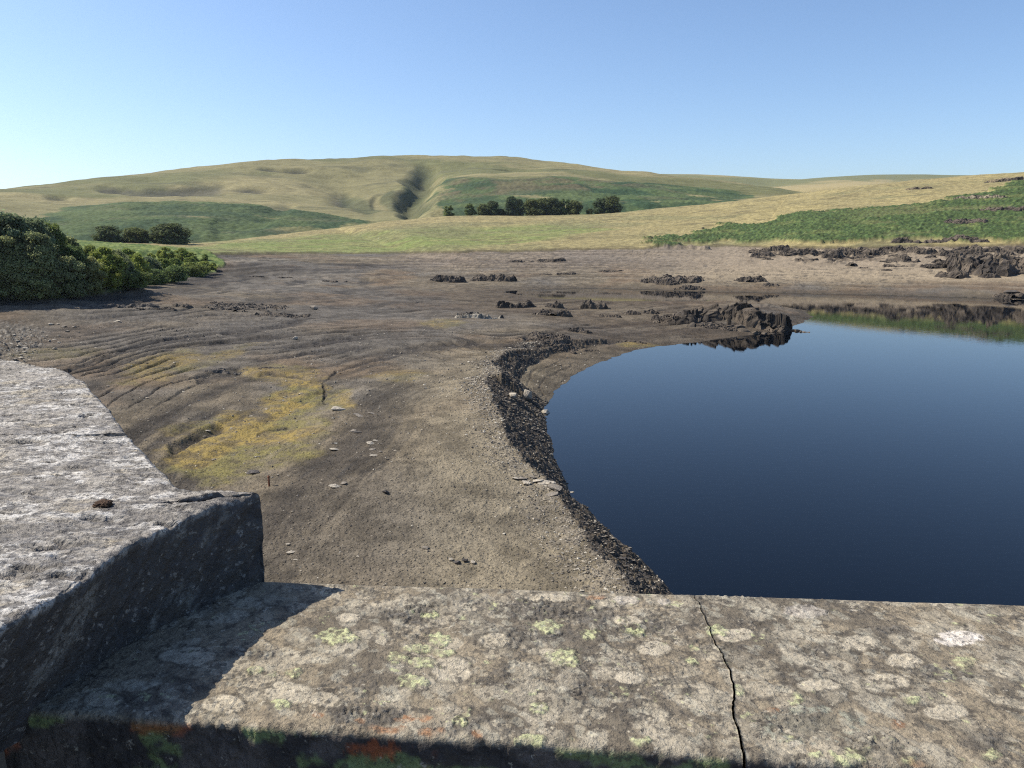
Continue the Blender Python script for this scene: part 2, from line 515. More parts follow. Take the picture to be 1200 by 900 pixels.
# small scarps and cracks carved in the flats, their shadow lines also painted dark: (half width px, depth m, points)
SCARPS = [(2.2, .35, [(60, 441), (96, 428), (150, 408), (200, 398), (262, 393)]),
          (2.0, .35, [(105, 439), (150, 420), (205, 406), (290, 398), (360, 391)]),
          (4.5, .55, [(228, 447), (258, 440), (290, 433)]),
          (2.6, .35, [(290, 424), (330, 418), (380, 412), (450, 405)]),
          (3.6, .45, [(330, 408), (370, 402), (400, 397), (440, 393)]),
          (3.2, .5, [(450, 412), (500, 406), (545, 404), (575, 398)]),
          (1.8, .28, [(380, 447), (400, 432), (440, 420), (490, 412)]),
          (1.6, .25, [(378, 472), (381, 458), (381, 446)]),
          (4.5, .5, [(195, 528), (225, 515), (245, 505), (270, 501)]),
          (1.4, .2, [(300, 512), (318, 504), (340, 502)]),
          (3.5, .5, [(255, 392), (300, 388), (340, 380), (360, 374)]),
          (2.2, .4, [(590, 408), (640, 404), (690, 402), (740, 400)]),
          (3.2, .5, [(612, 398), (640, 392), (662, 390)]),
          (2.0, .3, [(360, 445), (320, 438), (300, 440)])]
scar = np.zeros_like(Z)
near_s = (PX > 0) & (PX < 800) & (PY > 355) & (PY < 560)
sx, sy = PX[near_s] + (fbm(X[near_s] * .5, Y[near_s] * .5, 3, 91) - .5) * 9, PY[near_s] + (fbm(X[near_s] * .5, Y[near_s] * .5, 3, 92) - .5) * 5
for hw, dep, P in SCARPS:
    d, tv = seg_dist(P, sx, sy, False, list(np.linspace(0, 1, len(P))))
    m = smooth(hw * 1.5, hw * .3, d) * smooth(0, .12, tv) * smooth(1, .85, tv)
    m = m * (.35 + 1.1 * fbm(X[near_s] * .8, Y[near_s] * .8, 3, 93))
    scar[near_s] = np.maximum(scar[near_s], m)
    relief[near_s] -= m * dep * .8
# grass and bracken relief
relief += grass * (1 - brack) * ((fbm(X * .25, Y * .25, 4, 51) - .5) * .5 + (fbm(X * .02, Y * .02, 3, 52) - .5) * 3.0 * smooth(330, 500, R))
brm = (R > 200) & (brack > 0)
c1, c2, cc = worley_on(brm, .62, .62, 14)
c3, c4, cd = worley_on(brm, .22, .22, 15)
tuft = (.75 - c1) * (.6 + .8 * cc) * .9 + (.8 - c3) * .9
relief += brack * (tuft + (fbm(X * 1.0, Y * 1.0, 3, 16) - .5) * .8 + .9)
# turf lip above the drawn-down beach
lip = smooth(0, 1.2, ge - PY + edge_n * 3.0) * (R > 150)
relief += lip * .9 * smooth(420, 330, R)
relief += thick * ((fbm(X * .5, Y * .5, 4, 53) - .5) * 1.4 + .4)
fr_ = smooth(-.5, 1, PY - ge) * smooth(15, 4, PY - ge - (fbm(X * .10, Y * .10, 4, 107) - .5) * 34) * smooth(850, 900, PX)
relief += fr_ * (ridged(X * .45, Y * .45, 4, 109) - .35) * 1.5
relief = np.where(land, relief, relief * 0)
# fade right at the waterline so the shore stays ragged but never lifts off
Z = Z + relief * smooth(-.2, .8, sdd)
Z = np.where(land, np.maximum(Z, .015), Z)

# ---- surface colours (material colours, with some shade painted in)
def C(c): return np.array(c, float)[None, None, :]
def cm(a, b, t): return a + (b - a) * t[..., None]
silt = C((.178, .146, .102)); silt_dk = C((.056, .048, .040)); silt_red = C((.175, .125, .080)); silt_grey = C((.145, .130, .110)); gravel = C((.250, .212, .148))
col = np.broadcast_to(silt, Z.shape + (3,)).copy() * 1.0
big = fbm(X * .03 + 7, Y * .03, 4, 101)
col = cm(col, silt_grey, smooth(.42, .6, big))
col = cm(col, silt_red, smooth(.5, .7, fbm(X * .045, Y * .045 + 5, 4, 102)) * .8)
col = cm(col, silt_dk, np.clip(smooth(.02, .20, -stripes), 0, 1) * .85)
col = cm(col, C((.30, .26, .20)), np.clip(smooth(.08, .3, stripes), 0, 1) * .5)
col = cm(col, gravel, isbar * .75 * (.7 + .6 * fbm(X * .15, Y * .15, 4, 103)))
col = cm(col, C((.40, .325, .225)), beach * smooth(700, 900, PX) * smooth(336, 324, PY) * .85)
col = cm(col, C((.30, .245, .19)), beach * smooth(325, 305, PY) * .45)
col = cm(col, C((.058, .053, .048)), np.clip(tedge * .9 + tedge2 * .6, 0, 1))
# damp, darker silt near the water level and in the hollows
damp = smooth(1.1, .1, Z) * land
col = cm(col, C((.085, .070, .052)), damp * .75 * (1 - bankm))
mid_dark = poly_mask([(440, 338), (760, 345), (860, 352), (930, 365), (900, 400), (740, 412), (700, 400), (640, 385), (560, 378), (480, 362)], PX + warp * 60, PY, 10)
col = cm(col, C((.085, .064, .045)), mid_dark * (.25 + .40 * smooth(.35, .6, fbm(X * .08, Y * .08, 4, 106))))
fringe = smooth(-.5, 1, PY - ge) * smooth(15, 4, PY - ge - (fbm(X * .10, Y * .10, 4, 107) - .5) * 34) * smooth(850, 900, PX) * land
fringe = fringe * smooth(.40, .56, fbm(X * .35, Y * .35, 4, 108))
col = cm(col, C((.070, .056, .044)), fringe * .85)
left_dark = poly_mask([(0, 352), (250, 345), (480, 350), (560, 362), (520, 400), (380, 405), (250, 410), (60, 400), (0, 385)], PX, PY, 22) * .35
col = cm(col, C((.105, .093, .082)), left_dark)
mottle = fbm(X * .5, Y * .5, 5, 104, .6)
sandb = beach * smooth(650, 850, PX)
col *= 1 + ((.72 + .56 * smooth(.3, .7, mottle)) - 1)[..., None] * (1 - .6 * sandb)[..., None]
# ochre and green algae on the wet flats
def blot(cx, cy, rx, ry, seed, rot=0.0):
    dx = PX - cx; dy = PY - cy
    u = (dx * math.cos(rot) + dy * math.sin(rot)) / rx; v = (-dx * math.sin(rot) + dy * math.cos(rot)) / ry
    n = fbm(X * .32, Y * .32, 5, seed, .6) - .5
    return smooth(1.15, .55, np.hypot(u, v) + n * 1.3)
ocol = np.zeros_like(Z)
for b in [(350, 468, 42, 28, 201, -.5, 1.), (285, 518, 96, 38, 202, -.15, 1.), (345, 505, 40, 22, 207, -.5, .8), (330, 437, 55, 9, 203, 0, .75), (398, 470, 18, 18, 204, 0, .7), (265, 488, 18, 10, 205, 0, .75), (190, 428, 60, 16, 206, -.25, .62),
          (235, 540, 40, 14, 208, 0, .9), (470, 440, 40, 9, 209, -.1, .45), (520, 379, 30, 5, 210, 0, .5), (742, 404, 26, 3.5, 211, 0, .6), (250, 420, 60, 8, 212, -.3, .45), (60, 415, 60, 8, 213, -.1, .35)]:
    ocol = np.maximum(ocol, blot(*b[:6]) * b[6])
ocol *= mud * (R < 260)
ochre = cm(np.broadcast_to(C((.36, .265, .080)), col.shape), C((.24, .21, .075)), smooth(.42, .62, fbm(X * .22, Y * .22, 4, 230)))
speck = smooth(.38, .58, fbm(X * 1.3, Y * 1.3, 4, 231, .65))
col = cm(col, ochre, np.clip(ocol, 0, 1) * (.35 + .55 * speck))
col = cm(col, C((.050, .045, .042)), np.clip(scar, 0, 1) * .85)  # scarp shadow and wet mud painted dark into the bed
# shale rubble, toned darker so the bank's shade sits in its colour
shale = cm(np.broadcast_to(C((.060, .056, .055)), col.shape), C((.14, .125, .105)), smooth(.55, .95, widb))
shale = shale * C((1.05, .95, .80)) * 1.15
col = cm(col, shale, np.clip(bankm * 1.0, 0, 1))
col = cm(col, C((.30, .265, .22)), crestm * (wid > .5) * .4)
col = cm(col, C((.42, .40, .36)), np.clip(bfield, 0, 1) * (wid > .6) * smooth(.5, .2, w1) * .8)
col = cm(col, C((.10, .095, .09)), np.clip(bfield, 0, 1) * (wid < .4) * .6)
# grass
g_dry = C((.260, .220, .105)); g_gold = C((.300, .250, .115)); g_green = C((.160, .195, .062)); g_olive = C((.165, .160, .078))
gc = np.broadcast_to(g_dry, col.shape).copy()
gn = fbm(X * .02, Y * .035, 5, 301)
green_area = poly_mask([(200, 300), (240, 284), (420, 272), (540, 266), (640, 262), (720, 262), (680, 275), (560, 292), (480, 299), (200, 302)], PX + (gn - .5) * 80, PY, 8, 2.5)
gc = cm(gc, g_green, np.clip(green_area * (.55 + .9 * (fbm(X * .08, Y * .12, 4, 302) - .25)), 0, 1))
gc = cm(gc, g_olive, smooth(.5, .66, gn) * .6)
gc = cm(gc, g_gold, smooth(700, 900, PX) * smooth(.45, .6, fbm(X * .03, Y * .03, 4, 303)) * .8)
gc *= (.75 + .5 * smooth(.3, .7, fbm(X * .45, Y * .45, 4, 304, .65)))[..., None]
gc = cm(gc, C((.10, .085, .045)), smooth(.66, .74, fbm(X * .06, Y * .16, 4, 305)) * .5)
bc = cm(np.broadcast_to(C((.040, .070, .022)), col.shape), C((.070, .105, .032)), smooth(.3, .8, cc) )
bc = cm(bc, C((.13, .15, .05)), smooth(.58, .75, fbm(X * .07, Y * .07, 4, 306)) * .6)
bc *= (.6 + .8 * smooth(.3, .7, fbm(X * 1.1, Y * 1.1, 3, 307)))[..., None]
gc = cm(gc, bc, brack)
gc = cm(gc, C((.07, .055, .035)), smooth(2.2, .2, ge - PY + edge_n * 3) * .75 * (1 - .5 * brack))   # peaty turf edge
col = cm(col, gc, grass)
tcg = cm(np.broadcast_to(C((.075, .120, .030)), col.shape), C((.17, .21, .06)), smooth(.4, .65, fbm(X * .3, Y * .3, 4, 308)))
col = cm(col, tcg, thick)
col = col * (1 - .22 * mud)[..., None]
col = np.where(land[..., None], col, C((.035, .035, .028)))
GX, GY, GZ = X, Y, Z

def ground_z(x, y):
    x = np.asarray(x, float); y = np.asarray(y, float)
    th = np.arctan2(x, y); lr = np.log(np.hypot(x, y) + 1e-9)
    ti = np.clip(np.interp(th, TH, np.arange(len(TH))), 0, len(TH) - 1.001)
    li = np.clip((lr - LR[0]) / (LR[-1] - LR[0]) * (len(LR) - 1), 0, len(LR) - 1.001)
    i = ti.astype(int); j = li.astype(int); fu = ti - i; fv = li - j
    return (GZ[i, j] * (1 - fu) + GZ[i + 1, j] * fu) * (1 - fv) + (GZ[i, j + 1] * (1 - fu) + GZ[i + 1, j + 1] * fu) * fv

def ground_hit(px, py):
    """first point of the land under a survey pixel"""
    d = ray(px, py); h = math.hypot(d[0], d[1])
    rr = np.exp(np.linspace(math.log(20), math.log(1100), 2600)) / h
    x, y, z = d[0] * rr, d[1] * rr, H + d[2] * rr
    g = np.maximum(ground_z(x, y), 0.0)
    k = np.nonzero(z <= g)[0]
    k = k[0] if len(k) else len(rr) - 1
    return np.array([x[k], y[k], ground_z(x[k], y[k])])

nu, nv = X.shape
gfaces = grid_faces(nu, nv)
m_ground = attr_mat('lakebed_and_grass', rough=.95, spec=.15, grain=((1.6, .2), (9.0, .28), (45.0, .25)), specks=(((5, 5, 5), .58, .62, (.05, .044, .040), .6), ((12, 12, 12), .58, .63, (.06, .052, .045), .5), ((10, 10, 10), .63, .67, (.36, .32, .26), .6)), bumps=((2.2, .6, .16), (9.0, .9, .09), (34.0, .7, .03)), crack=(4.2, .9, .14))
V = np.stack([X, Y, Z], -1).reshape(-1, 3)
me = mesh_from('ground', V, gfaces, [m_ground], True, col.reshape(-1, 3))
link('ground', me, kind='structure')

# ------------------------------------------------------------------ water
m_water, nt, p = new_mat('lake_water')
p.inputs['Base Color'].default_value = (.0006, .0014, .003, 1)
p.inputs['Roughness'].default_value = .0
p.inputs['IOR'].default_value = 1.29
tc = N(nt, 'ShaderNodeTexCoord')
mp = N(nt, 'ShaderNodeMapping'); mp.inputs['Scale'].default_value = (.6, 1.5, 1)
nt.links.new(tc.outputs['Object'], mp.inputs[0])
n = N(nt, 'ShaderNodeTexNoise'); n.inputs['Scale'].default_value = 1.1; n.inputs['Detail'].default_value = 3
nt.links.new(mp.outputs[0], n.inputs['Vector'])
b = N(nt, 'ShaderNodeBump'); b.inputs['Strength'].default_value = .10; b.inputs['Distance'].default_value = .03
nt.links.new(n.outputs['Fac'], b.inputs['Height']); nt.links.new(b.outputs[0], p.inputs['Normal'])
wx = np.array([-130, -130, 700, 700.]); wy = np.array([2.6, 420, 420, 2.6])
me = mesh_from('water', np.stack([wx, wy, wx * 0], 1), [[0, 3, 2, 1]], [m_water], False)
link('water', me, kind='structure')

# ------------------------------------------------------------------ far hills
def hill(name, P_low, crest, drop, lr0, lr1, n_th, n_r, thr, relief_fn, colour_fn, mat, seed=0):
    pts, vals = [], []
    for x, y, r in P_low + crest:
        P = at_r(x, y, r)
        pts.append((math.atan2(P[0], P[1]) * 2.2, math.log(r) * 1.0)); vals.append((P[2]) / r)
    for x, y, r in crest:
        P = at_r(x, y, r * 1.18); q = at_r(x, y, r)[2]
        pts.append((math.atan2(P[0], P[1]) * 2.2, math.log(r * 1.18))); vals.append((q - drop) / (r * 1.18))
    f = RBF(pts, vals)
    th = np.radians(np.linspace(thr[0], thr[1], n_th)); lr = np.linspace(math.log(lr0), math.log(lr1), n_r)
    T, L, R, X, Y = polar(th, lr)
    ct = np.linspace(th[0], th[-1], 200); cl = np.linspace(lr[0], lr[-1], 160)
    A, B = np.meshgrid(ct, cl, indexing='ij')
    G = f(np.clip(A, math.radians(-37), math.radians(37)) * 2.2, B)
    Gp = np.pad(G, 1, mode='edge'); G = (Gp[1:-1, 1:-1] * 4 + Gp[:-2, 1:-1] + Gp[2:, 1:-1] + Gp[1:-1, :-2] + Gp[1:-1, 2:]) / 8
    Z = bil(G, ct[0], ct[-1], cl[0], cl[-1], T, L) * R
    PX, PY = project(X, Y, Z)
    Z = Z + relief_fn(X, Y, Z, PX, PY, R)
    if lr0 < 1000: Z = keep_under(X, Y, Z, PX, R)
    else: Z = Z - 260 * smooth(lr0_ := math.log(lr0) + .09, math.log(lr0), L)
    c = colour_fn(X, Y, Z, PX, PY, R)
    me = mesh_from(name, np.stack([X, Y, Z], -1).reshape(-1, 3), grid_faces(*X.shape), [mat], True, c.reshape(-1, 3))
    link(name, me, kind='structure')
    return (th, lr, Z)

m_hill = attr_mat('moorland', rough=.95, spec=.1, grain=((.05, .15), (.35, .25)), bumps=((.06, .4, 2.5), (.4, .5, .8)))

BR_L = [(30, 262), (60, 250), (100, 246), (150, 240), (230, 238), (300, 243), (370, 250), (410, 256), (440, 262), (400, 268), (330, 271), (240, 279), (180, 284), (60, 290), (-60, 290), (-60, 262)]
BR_C = [(500, 252), (512, 238), (505, 226), (540, 214), (580, 212), (640, 213), (700, 216), (760, 220), (770, 232), (780, 247), (640, 256), (520, 256)]
BR_R = [(700, 222), (740, 217), (790, 219), (840, 223), (880, 229), (860, 240), (800, 246), (700, 250)]
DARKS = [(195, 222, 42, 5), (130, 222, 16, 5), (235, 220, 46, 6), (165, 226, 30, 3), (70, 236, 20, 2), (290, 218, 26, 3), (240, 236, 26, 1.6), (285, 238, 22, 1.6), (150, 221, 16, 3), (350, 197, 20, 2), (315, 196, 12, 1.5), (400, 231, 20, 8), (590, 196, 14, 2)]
def relief_main(X, Y, Z, PX, PY, R):
    z = (fbm(X * .004, Y * .004, 5, 401) - .5) * 22 * smooth(550, 900, R)
    z += (fbm(X * .02, Y * .02, 4, 402) - .5) * 4 * smooth(550, 800, R)
    # shelves and crags facing away from the sun
    for cx, cy, rx, ry in DARKS:
        n = fbm(X * .012, Y * .012, 4, 403) - .5
        d = np.hypot((PX - cx) / rx, (PY - cy) / ry) + n * 1.2
        z -= smooth(1.3, .1, d) * 5
    # the two ravines
    for P, w, dep in [([(494, 212), (488, 220), (486, 232)], 27, 20), ([(440, 232), (462, 238), (486, 240)], 12, 5), ([(402, 230), (415, 236), (432, 242)], 14, 3), ([(330, 245), (300, 262), (260, 268)], 14, 3)]:
        d, _ = seg_dist(P, PX + (fbm(X * .01, Y * .01, 4, 404) - .5) * 34, PY + (fbm(X * .012, Y * .012, 4, 409) - .5) * 10, False)
        z -= smooth(w, 0, d) * dep
    t1, t2, tc_ = worley(X * .2, Y * .2, 405)
    m = np.maximum(poly_mask(BR_L, PX, PY, 3), np.maximum(poly_mask(BR_C, PX, PY, 3), poly_mask(BR_R, PX, PY, 3)))
    z += m * ((.8 - t1) * 1.6 + (fbm(X * .03, Y * .03, 3, 406) - .5) * 5)
    return z
def colour_main(X, Y, Z, PX, PY, R):
    tan = C((.180, .165, .085)); tan2 = C((.225, .198, .105)); ol = C((.120, .125, .058))
    c = np.broadcast_to(tan, X.shape + (3,)).copy()
    n = fbm(X * .004, Y * .006, 5, 411)
    c = cm(c, ol, smooth(.46, .62, n) * .85)
    c = cm(c, tan2, smooth(.5, .65, fbm(X * .006, Y * .01, 5, 412)) * .8)
    c = cm(c, C((.13, .14, .06)), smooth(250, 262, PY) * smooth(320, 520, PX) * .5)
    for k, P in enumerate((BR_L, BR_C, BR_R)):
        nn = fbm(X * .012, Y * .012, 5, 413 + k) - .5
        nf_ = fbm(X * .04, Y * .04, 5, 433 + k, .6) - .5
        m = poly_mask(P, PX + nn * 60 + nf_ * 30, PY + nn * 12 + nf_ * 7, 2.6, 2) * smooth(.30, .42, fbm(X * .02, Y * .02, 4, 440 + k) + .1)
        g = cm(np.broadcast_to(C((.034, .062, .032)), c.shape), C((.068, .098, .042)), smooth(.35, .65, fbm(X * .03, Y * .03, 4, 417)))
        c = cm(c, g, m * .92)
    heather = poly_mask([(505, 226), (540, 212), (700, 214), (760, 222), (700, 226), (600, 222), (540, 232)], PX, PY, 4, 2)
    c = cm(c, C((.13, .105, .065)), heather * .65 * smooth(.4, .6, fbm(X * .03, Y * .03, 4, 420)))
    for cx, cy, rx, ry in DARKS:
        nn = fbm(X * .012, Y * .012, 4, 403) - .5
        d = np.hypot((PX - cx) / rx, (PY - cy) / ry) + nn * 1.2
        c = cm(c, C((.070, .068, .050)), smooth(1.0, .3, d) * .85)  # shade on the shelves and crags painted into the hill colour
    c = cm(c, C((.10, .10, .06)), smooth(.6, .72, fbm(X * .012, Y * .03, 5, 421)) * .5)
    for P, w in [([(492, 208), (484, 216), (490, 228), (482, 238)], 20), ([(452, 226), (470, 236), (484, 240)], 9), ([(398, 228), (415, 236), (436, 244)], 11)]:
        d, _ = seg_dist(P, PX + (fbm(X * .01, Y * .01, 4, 404) - .5) * 34, PY + (fbm(X * .012, Y * .012, 4, 409) - .5) * 10, False)
        c = cm(c, C((.065, .075, .040)), smooth(w * 1.1, w * .4, d) * .75)  # shade in the ravines painted in as a dark bracken tone
    c *= (.76 + .48 * fbm(X * .05, Y * .12, 4, 422, .65))[..., None]
    return c
LOWM = [(-200, 285, 470), (0, 284, 470), (120, 286, 450), (250, 284, 470), (350, 274, 530), (430, 264, 590), (520, 252.5, 640), (620, 251, 660), (730, 249, 690), (850, 240, 900), (950, 240, 1000), (1300, 240, 1100),
        (-100, 262, 640), (60, 252, 720), (200, 239, 800), (330, 244, 790), (420, 252, 760), (300, 258, 640), (180, 262, 560), (100, 268, 560), (470, 243, 800), (520, 228, 850), (600, 217, 900), (700, 219, 950), (780, 222, 1000), (600, 236, 740), (700, 236, 760),
        (400, 222, 1050), (250, 218, 1050), (120, 228, 1000), (500, 205, 1150), (620, 200, 1150)]
CRESTM = [(-400, 262, 1250), (-200, 256, 1280), (-40, 247, 1300), (20, 240, 1320), (60, 231, 1340), (100, 224, 1350), (150, 214, 1370), (200, 207, 1390), (250, 200, 1400), (300, 195, 1400), (350, 192, 1420), (400, 190, 1430), (450, 187, 1440), (490, 184.5, 1440), (540, 184, 1440),
          (600, 186, 1440), (640, 191, 1430), (670, 199, 1420), (700, 206, 1400), (740, 209, 1380), (790, 214, 1330), (840, 219, 1280), (880, 225, 1240), (930, 232, 1200), (1000, 240, 1200), (1300, 248, 1200)]
def keep_under(X, Y, Z, PX, R):
    rc = np.interp(PX, [0, 300, 520, 700, 850, 1020, 1200], [455, 480, 640, 670, 720, 790, 840])
    g = ground_z(X, Y)
    t = smooth(0, 70, R - rc)
    return np.where(Z > g - 4, mix(g - 4, Z, t), Z)
MAIN = hill('hill', LOWM, CRESTM, 130, 470, 1900, 1150, 560, (-58, 45), relief_main, colour_main, m_hill)

def relief_far(X, Y, Z, PX, PY, R):
    return (fbm(X * .002, Y * .002, 5, 431) - .5) * 10
def colour_far(X, Y, Z, PX, PY, R):
    c = np.broadcast_to(C((.30, .25, .13)), X.shape + (3,)).copy()
    c = cm(c, C((.15, .155, .075)), smooth(.42, .6, fbm(X * .002, Y * .003, 5, 432)))
    return c
hill('hill', [(500, 225, 1700), (700, 222, 1700), (900, 226, 1700), (1200, 225, 1700), (1400, 225, 1700), (800, 212, 2200), (900, 217, 2200)],
     [(400, 225, 2500), (560, 214, 2500), (650, 210, 2500), (700, 208.5, 2500), (760, 206, 2550), (810, 206, 2600), (850, 208, 2600), (890, 212, 2600), (930, 214.5, 2600), (1000, 217, 2600), (1200, 222, 2600), (1400, 230, 2600)],
     160, 1650, 3400, 500, 160, (-14, 46), relief_far, colour_far, m_hill)
hill('hill', [(700, 225, 3000), (900, 224, 3000), (1100, 222, 3000), (1300, 222, 3000)],
     [(600, 232, 3800), (800, 218, 3800), (900, 215, 3800), (960, 212.5, 3800), (1020, 210, 3900), (1080, 208, 3900), (1150, 207, 3900), (1300, 207, 3900)],
     220, 2900, 4600, 320, 80, (5, 46), relief_far, colour_far, m_hill)
hill('hill', [(-500, 262, 2600), (-100, 256, 2600), (60, 252, 2600), (200, 250, 2600)],
     [(-500, 228, 3600), (-200, 232, 3600), (-60, 236, 3600), (0, 238.5, 3600), (40, 242, 3600), (200, 250, 3600)],
     220, 2500, 4400, 240, 80, (-58, -20), relief_far, colour_far, m_hill)

#PART2
# ------------------------------------------------------------------ leafy things
def leaf_mat(name, tr=.35):
    m, nt, p = new_mat(name)
    a = N(nt, 'ShaderNodeAttribute', attribute_name='Col')
    oi = N(nt, 'ShaderNodeObjectInfo')
    r = ramp(nt, oi.outputs['Random'], [(0.0, (.72, .80, .82)), (1.0, (1.32, 1.20, .92))])
    mm = N(nt, 'ShaderNodeMix', data_type='RGBA', blend_type='MULTIPLY'); mm.inputs[0].default_value = 1
    nt.links.new(a.outputs['Color'], mm.inputs[6]); nt.links.new(r, mm.inputs[7])
    nt.links.new(mm.outputs[2], p.inputs['Base Color'])
    p.inputs['Roughness'].default_value = .7
    p.inputs['Specular IOR Level'].default_value = .2
    t = N(nt, 'ShaderNodeBsdfTranslucent')
    nt.links.new(mm.outputs[2], t.inputs['Color'])
    mx = N(nt, 'ShaderNodeMixShader'); mx.inputs[0].default_value = tr
    out = nt.nodes['Material Output']
    nt.links.new(p.outputs[0], mx.inputs[1]); nt.links.new(t.outputs[0], mx.inputs[2]); nt.links.new(mx.outputs[0], out.inputs['Surface'])
    return m
M_LEAF = leaf_mat('leaves', .5)
M_BARK = attr_mat('bark', rough=.9, spec=.2, grain=((8, .3),), bumps=((12, .6, .05),))

def crown_mesh(seed, rx, h, base, nblob, nleaf, leaf, tone, tone2, lean=0.0, ragged=.25, bf=.78):
    """leaf sprays spread through a cloud of boughs; h = total height, base = height of the lowest leaves"""
    rs = np.random.RandomState(seed)
    B = []
    for k in range(nblob):
        f = rs.uniform(0, 1)
        zz = base + (h - base) * (f * .86 + .05)
        prof = math.sqrt(max(0.02, 1 - (2 * (f * .9 + .02) - .85) ** 2 * .95))
        a = rs.uniform(0, 2 * math.pi); rr = rs.uniform(.15, .85) ** .6 * rx * prof
        br = rx * rs.uniform(.2, .42) * (1.1 - .4 * f)
        B.append((rr * math.cos(a) + lean * f, rr * math.sin(a), zz, br * bf, rs.uniform(.7, 1.3)))
    B = np.array(B)
    w = B[:, 3] ** 2; w /= w.sum()
    k = rs.choice(len(B), nleaf, p=w)
    d = rs.normal(size=(nleaf, 3)); d /= np.linalg.norm(d, axis=1)[:, None]
    rad = B[k, 3] * (1 - np.abs(rs.normal(0, ragged, nleaf)) + rs.uniform(0, .25, nleaf) + rs.exponential(.20, nleaf))
    c = B[k, :3] + d * rad[:, None] * np.array([1, 1, .75])
    c[:, 2] = np.clip(c[:, 2], base * .4, h)
    nrm = d + rs.normal(0, .6, (nleaf, 3)); nrm[:, 2] += .3
    nrm /= np.linalg.norm(nrm, axis=1)[:, None]
    t = np.cross(nrm, rs.normal(size=(nleaf, 3))); t /= np.linalg.norm(t, axis=1)[:, None]
    b = np.cross(nrm, t)
    s = leaf * rs.uniform(.5, 1.25, nleaf)[:, None]
    V = np.stack([c - t * s, c - b * s * .55 + nrm * s * .1, c + t * s, c + b * s * .55 + nrm * s * .1], 1).reshape(-1, 3)
    F = np.arange(nleaf * 4).reshape(-1, 4)
    tone = np.array(tone); tone2 = np.array(tone2)
    cc = tone + (tone2 - tone) * rs.uniform(0, 1, (nleaf, 1))
    cc = cc * B[k, 4][:, None]
    return V, F, np.repeat(cc, 4, 0)

def trunk_mesh(seed, h, r, nlimb, spread, base):
    rs = np.random.RandomState(seed)
    V = []; F = []
    def tube(P, R, n=6):
        b0 = len(V)
        for (p, rr) in zip(P, R):
            for i in range(n):
                a = 2 * math.pi * i / n
                V.append((p[0] + rr * math.cos(a), p[1] + rr * math.sin(a), p[2]))
        for j in range(len(P) - 1):
            for i in range(n):
                F.append((b0 + j * n + i, b0 + j * n + (i + 1) % n, b0 + (j + 1) * n + (i + 1) % n, b0 + (j + 1) * n + i))
    P = [np.array([0, 0, -.6])]
    for i in range(1, 7):
        P.append(np.array([rs.normal(0, .02 * h), rs.normal(0, .02 * h), h * .8 * i / 6]))
    tube(P, [r * 1.3, r, r * .85, r * .7, r * .55, r * .35, r * .15])
    for k in range(nlimb):
        z0 = base + (h * .7 - base) * rs.uniform(0, 1)
        a = rs.uniform(0, 6.28); L = spread * rs.uniform(.5, .9)
        f = z0 / (h * .8) * 6; q = P[min(int(f) + 0, 6)]
        s = np.array([q[0], q[1], z0])
        e = s + np.array([math.cos(a) * L, math.sin(a) * L, L * rs.uniform(.3, .9)])
        m = (s + e) / 2 + np.array([0, 0, -.1 * L])
        tube([s, m, e], [r * .4, r * .25, r * .08], 5)
    return np.array(V), np.array(F)

PROTO = {}
def tree_proto(key, seed, rx, h, base, nblob, nleaf, leaf, tone, tone2, tr=None, nl=6, ragged=.25, bf=.78):
    V, F, c = crown_mesh(seed, rx, h, base, nblob, nleaf, leaf, tone, tone2, ragged=ragged, bf=bf)
    cm_ = mesh_from('crown_' + key, V, F, [M_LEAF], False, c)
    tv, tf = trunk_mesh(seed + 1, h, tr or h * .022, nl, rx, max(base, h * .12))
    tm = mesh_from('trunk_' + key, tv, tf, [M_BARK], True, np.tile((.10, .085, .07), (len(tv), 1)))
    PROTO[key] = (cm_, tm, h)
G1, G2 = (.110, .150, .050), (.200, .250, .085)
S1, S2 = (.180, .220, .110), (.320, .350, .190)
L1, L2 = (.150, .200, .045), (.290, .330, .095)
D1, D2 = (.075, .100, .050), (.140, .170, .078)
tree_proto('birch', 11, 4.0, 12, 1.0, 80, 12500, .30, S1, S2, ragged=.42)
tree_proto('alder', 12, 3.6, 11, .4, 74, 12000, .30, G1, G2)
tree_proto('willow', 13, 3.4, 7.5, .1, 56, 8800, .24, S1, S2, ragged=.45)
tree_proto('sallow', 14, 2.6, 5, .1, 38, 8000, .2, L1, L2, ragged=.4)
tree_proto('bush', 15, 1.9, 3, .03, 28, 4500, .17, L1, L2, ragged=.25)
tree_proto('scrub', 16, 2.4, 2.6, .03, 30, 4800, .17, G1, G2, ragged=.25)
tree_proto('oak', 17, 5.6, 12, .1, 60, 9000, .5, D1, D2, ragged=.3, bf=1.05)
tree_proto('beech', 18, 5.0, 12, .1, 56, 9000, .5, D1, D2, ragged=.3, bf=1.05)
tree_proto('rowan', 19, 4.0, 11, 1.2, 30, 4200, .5, D1, G2, ragged=.35, bf=.9)

tree_rs = random.Random(5)
def plant(name, key, px, base_py, top_py, label, cat, group=None, wid=1.0, z=None, hit=None, parts=('crown', 'trunk')):
    P = np.array(hit) if hit is not None else ground_hit(px, base_py)
    D = P[1] * CP - (P[2] - H) * SP
    hgt = abs(base_py - top_py) * D / FPX
    cme, tme, h0 = PROTO[key]
    s = hgt / h0
    o = empty(name, tuple(P), label, cat, group, tree_rs.uniform(0, 6.28))
    sxy = s * wid
    o.scale = (sxy, sxy, s)
    link(parts[0], cme, o); link(parts[1], tme, o)
    return o

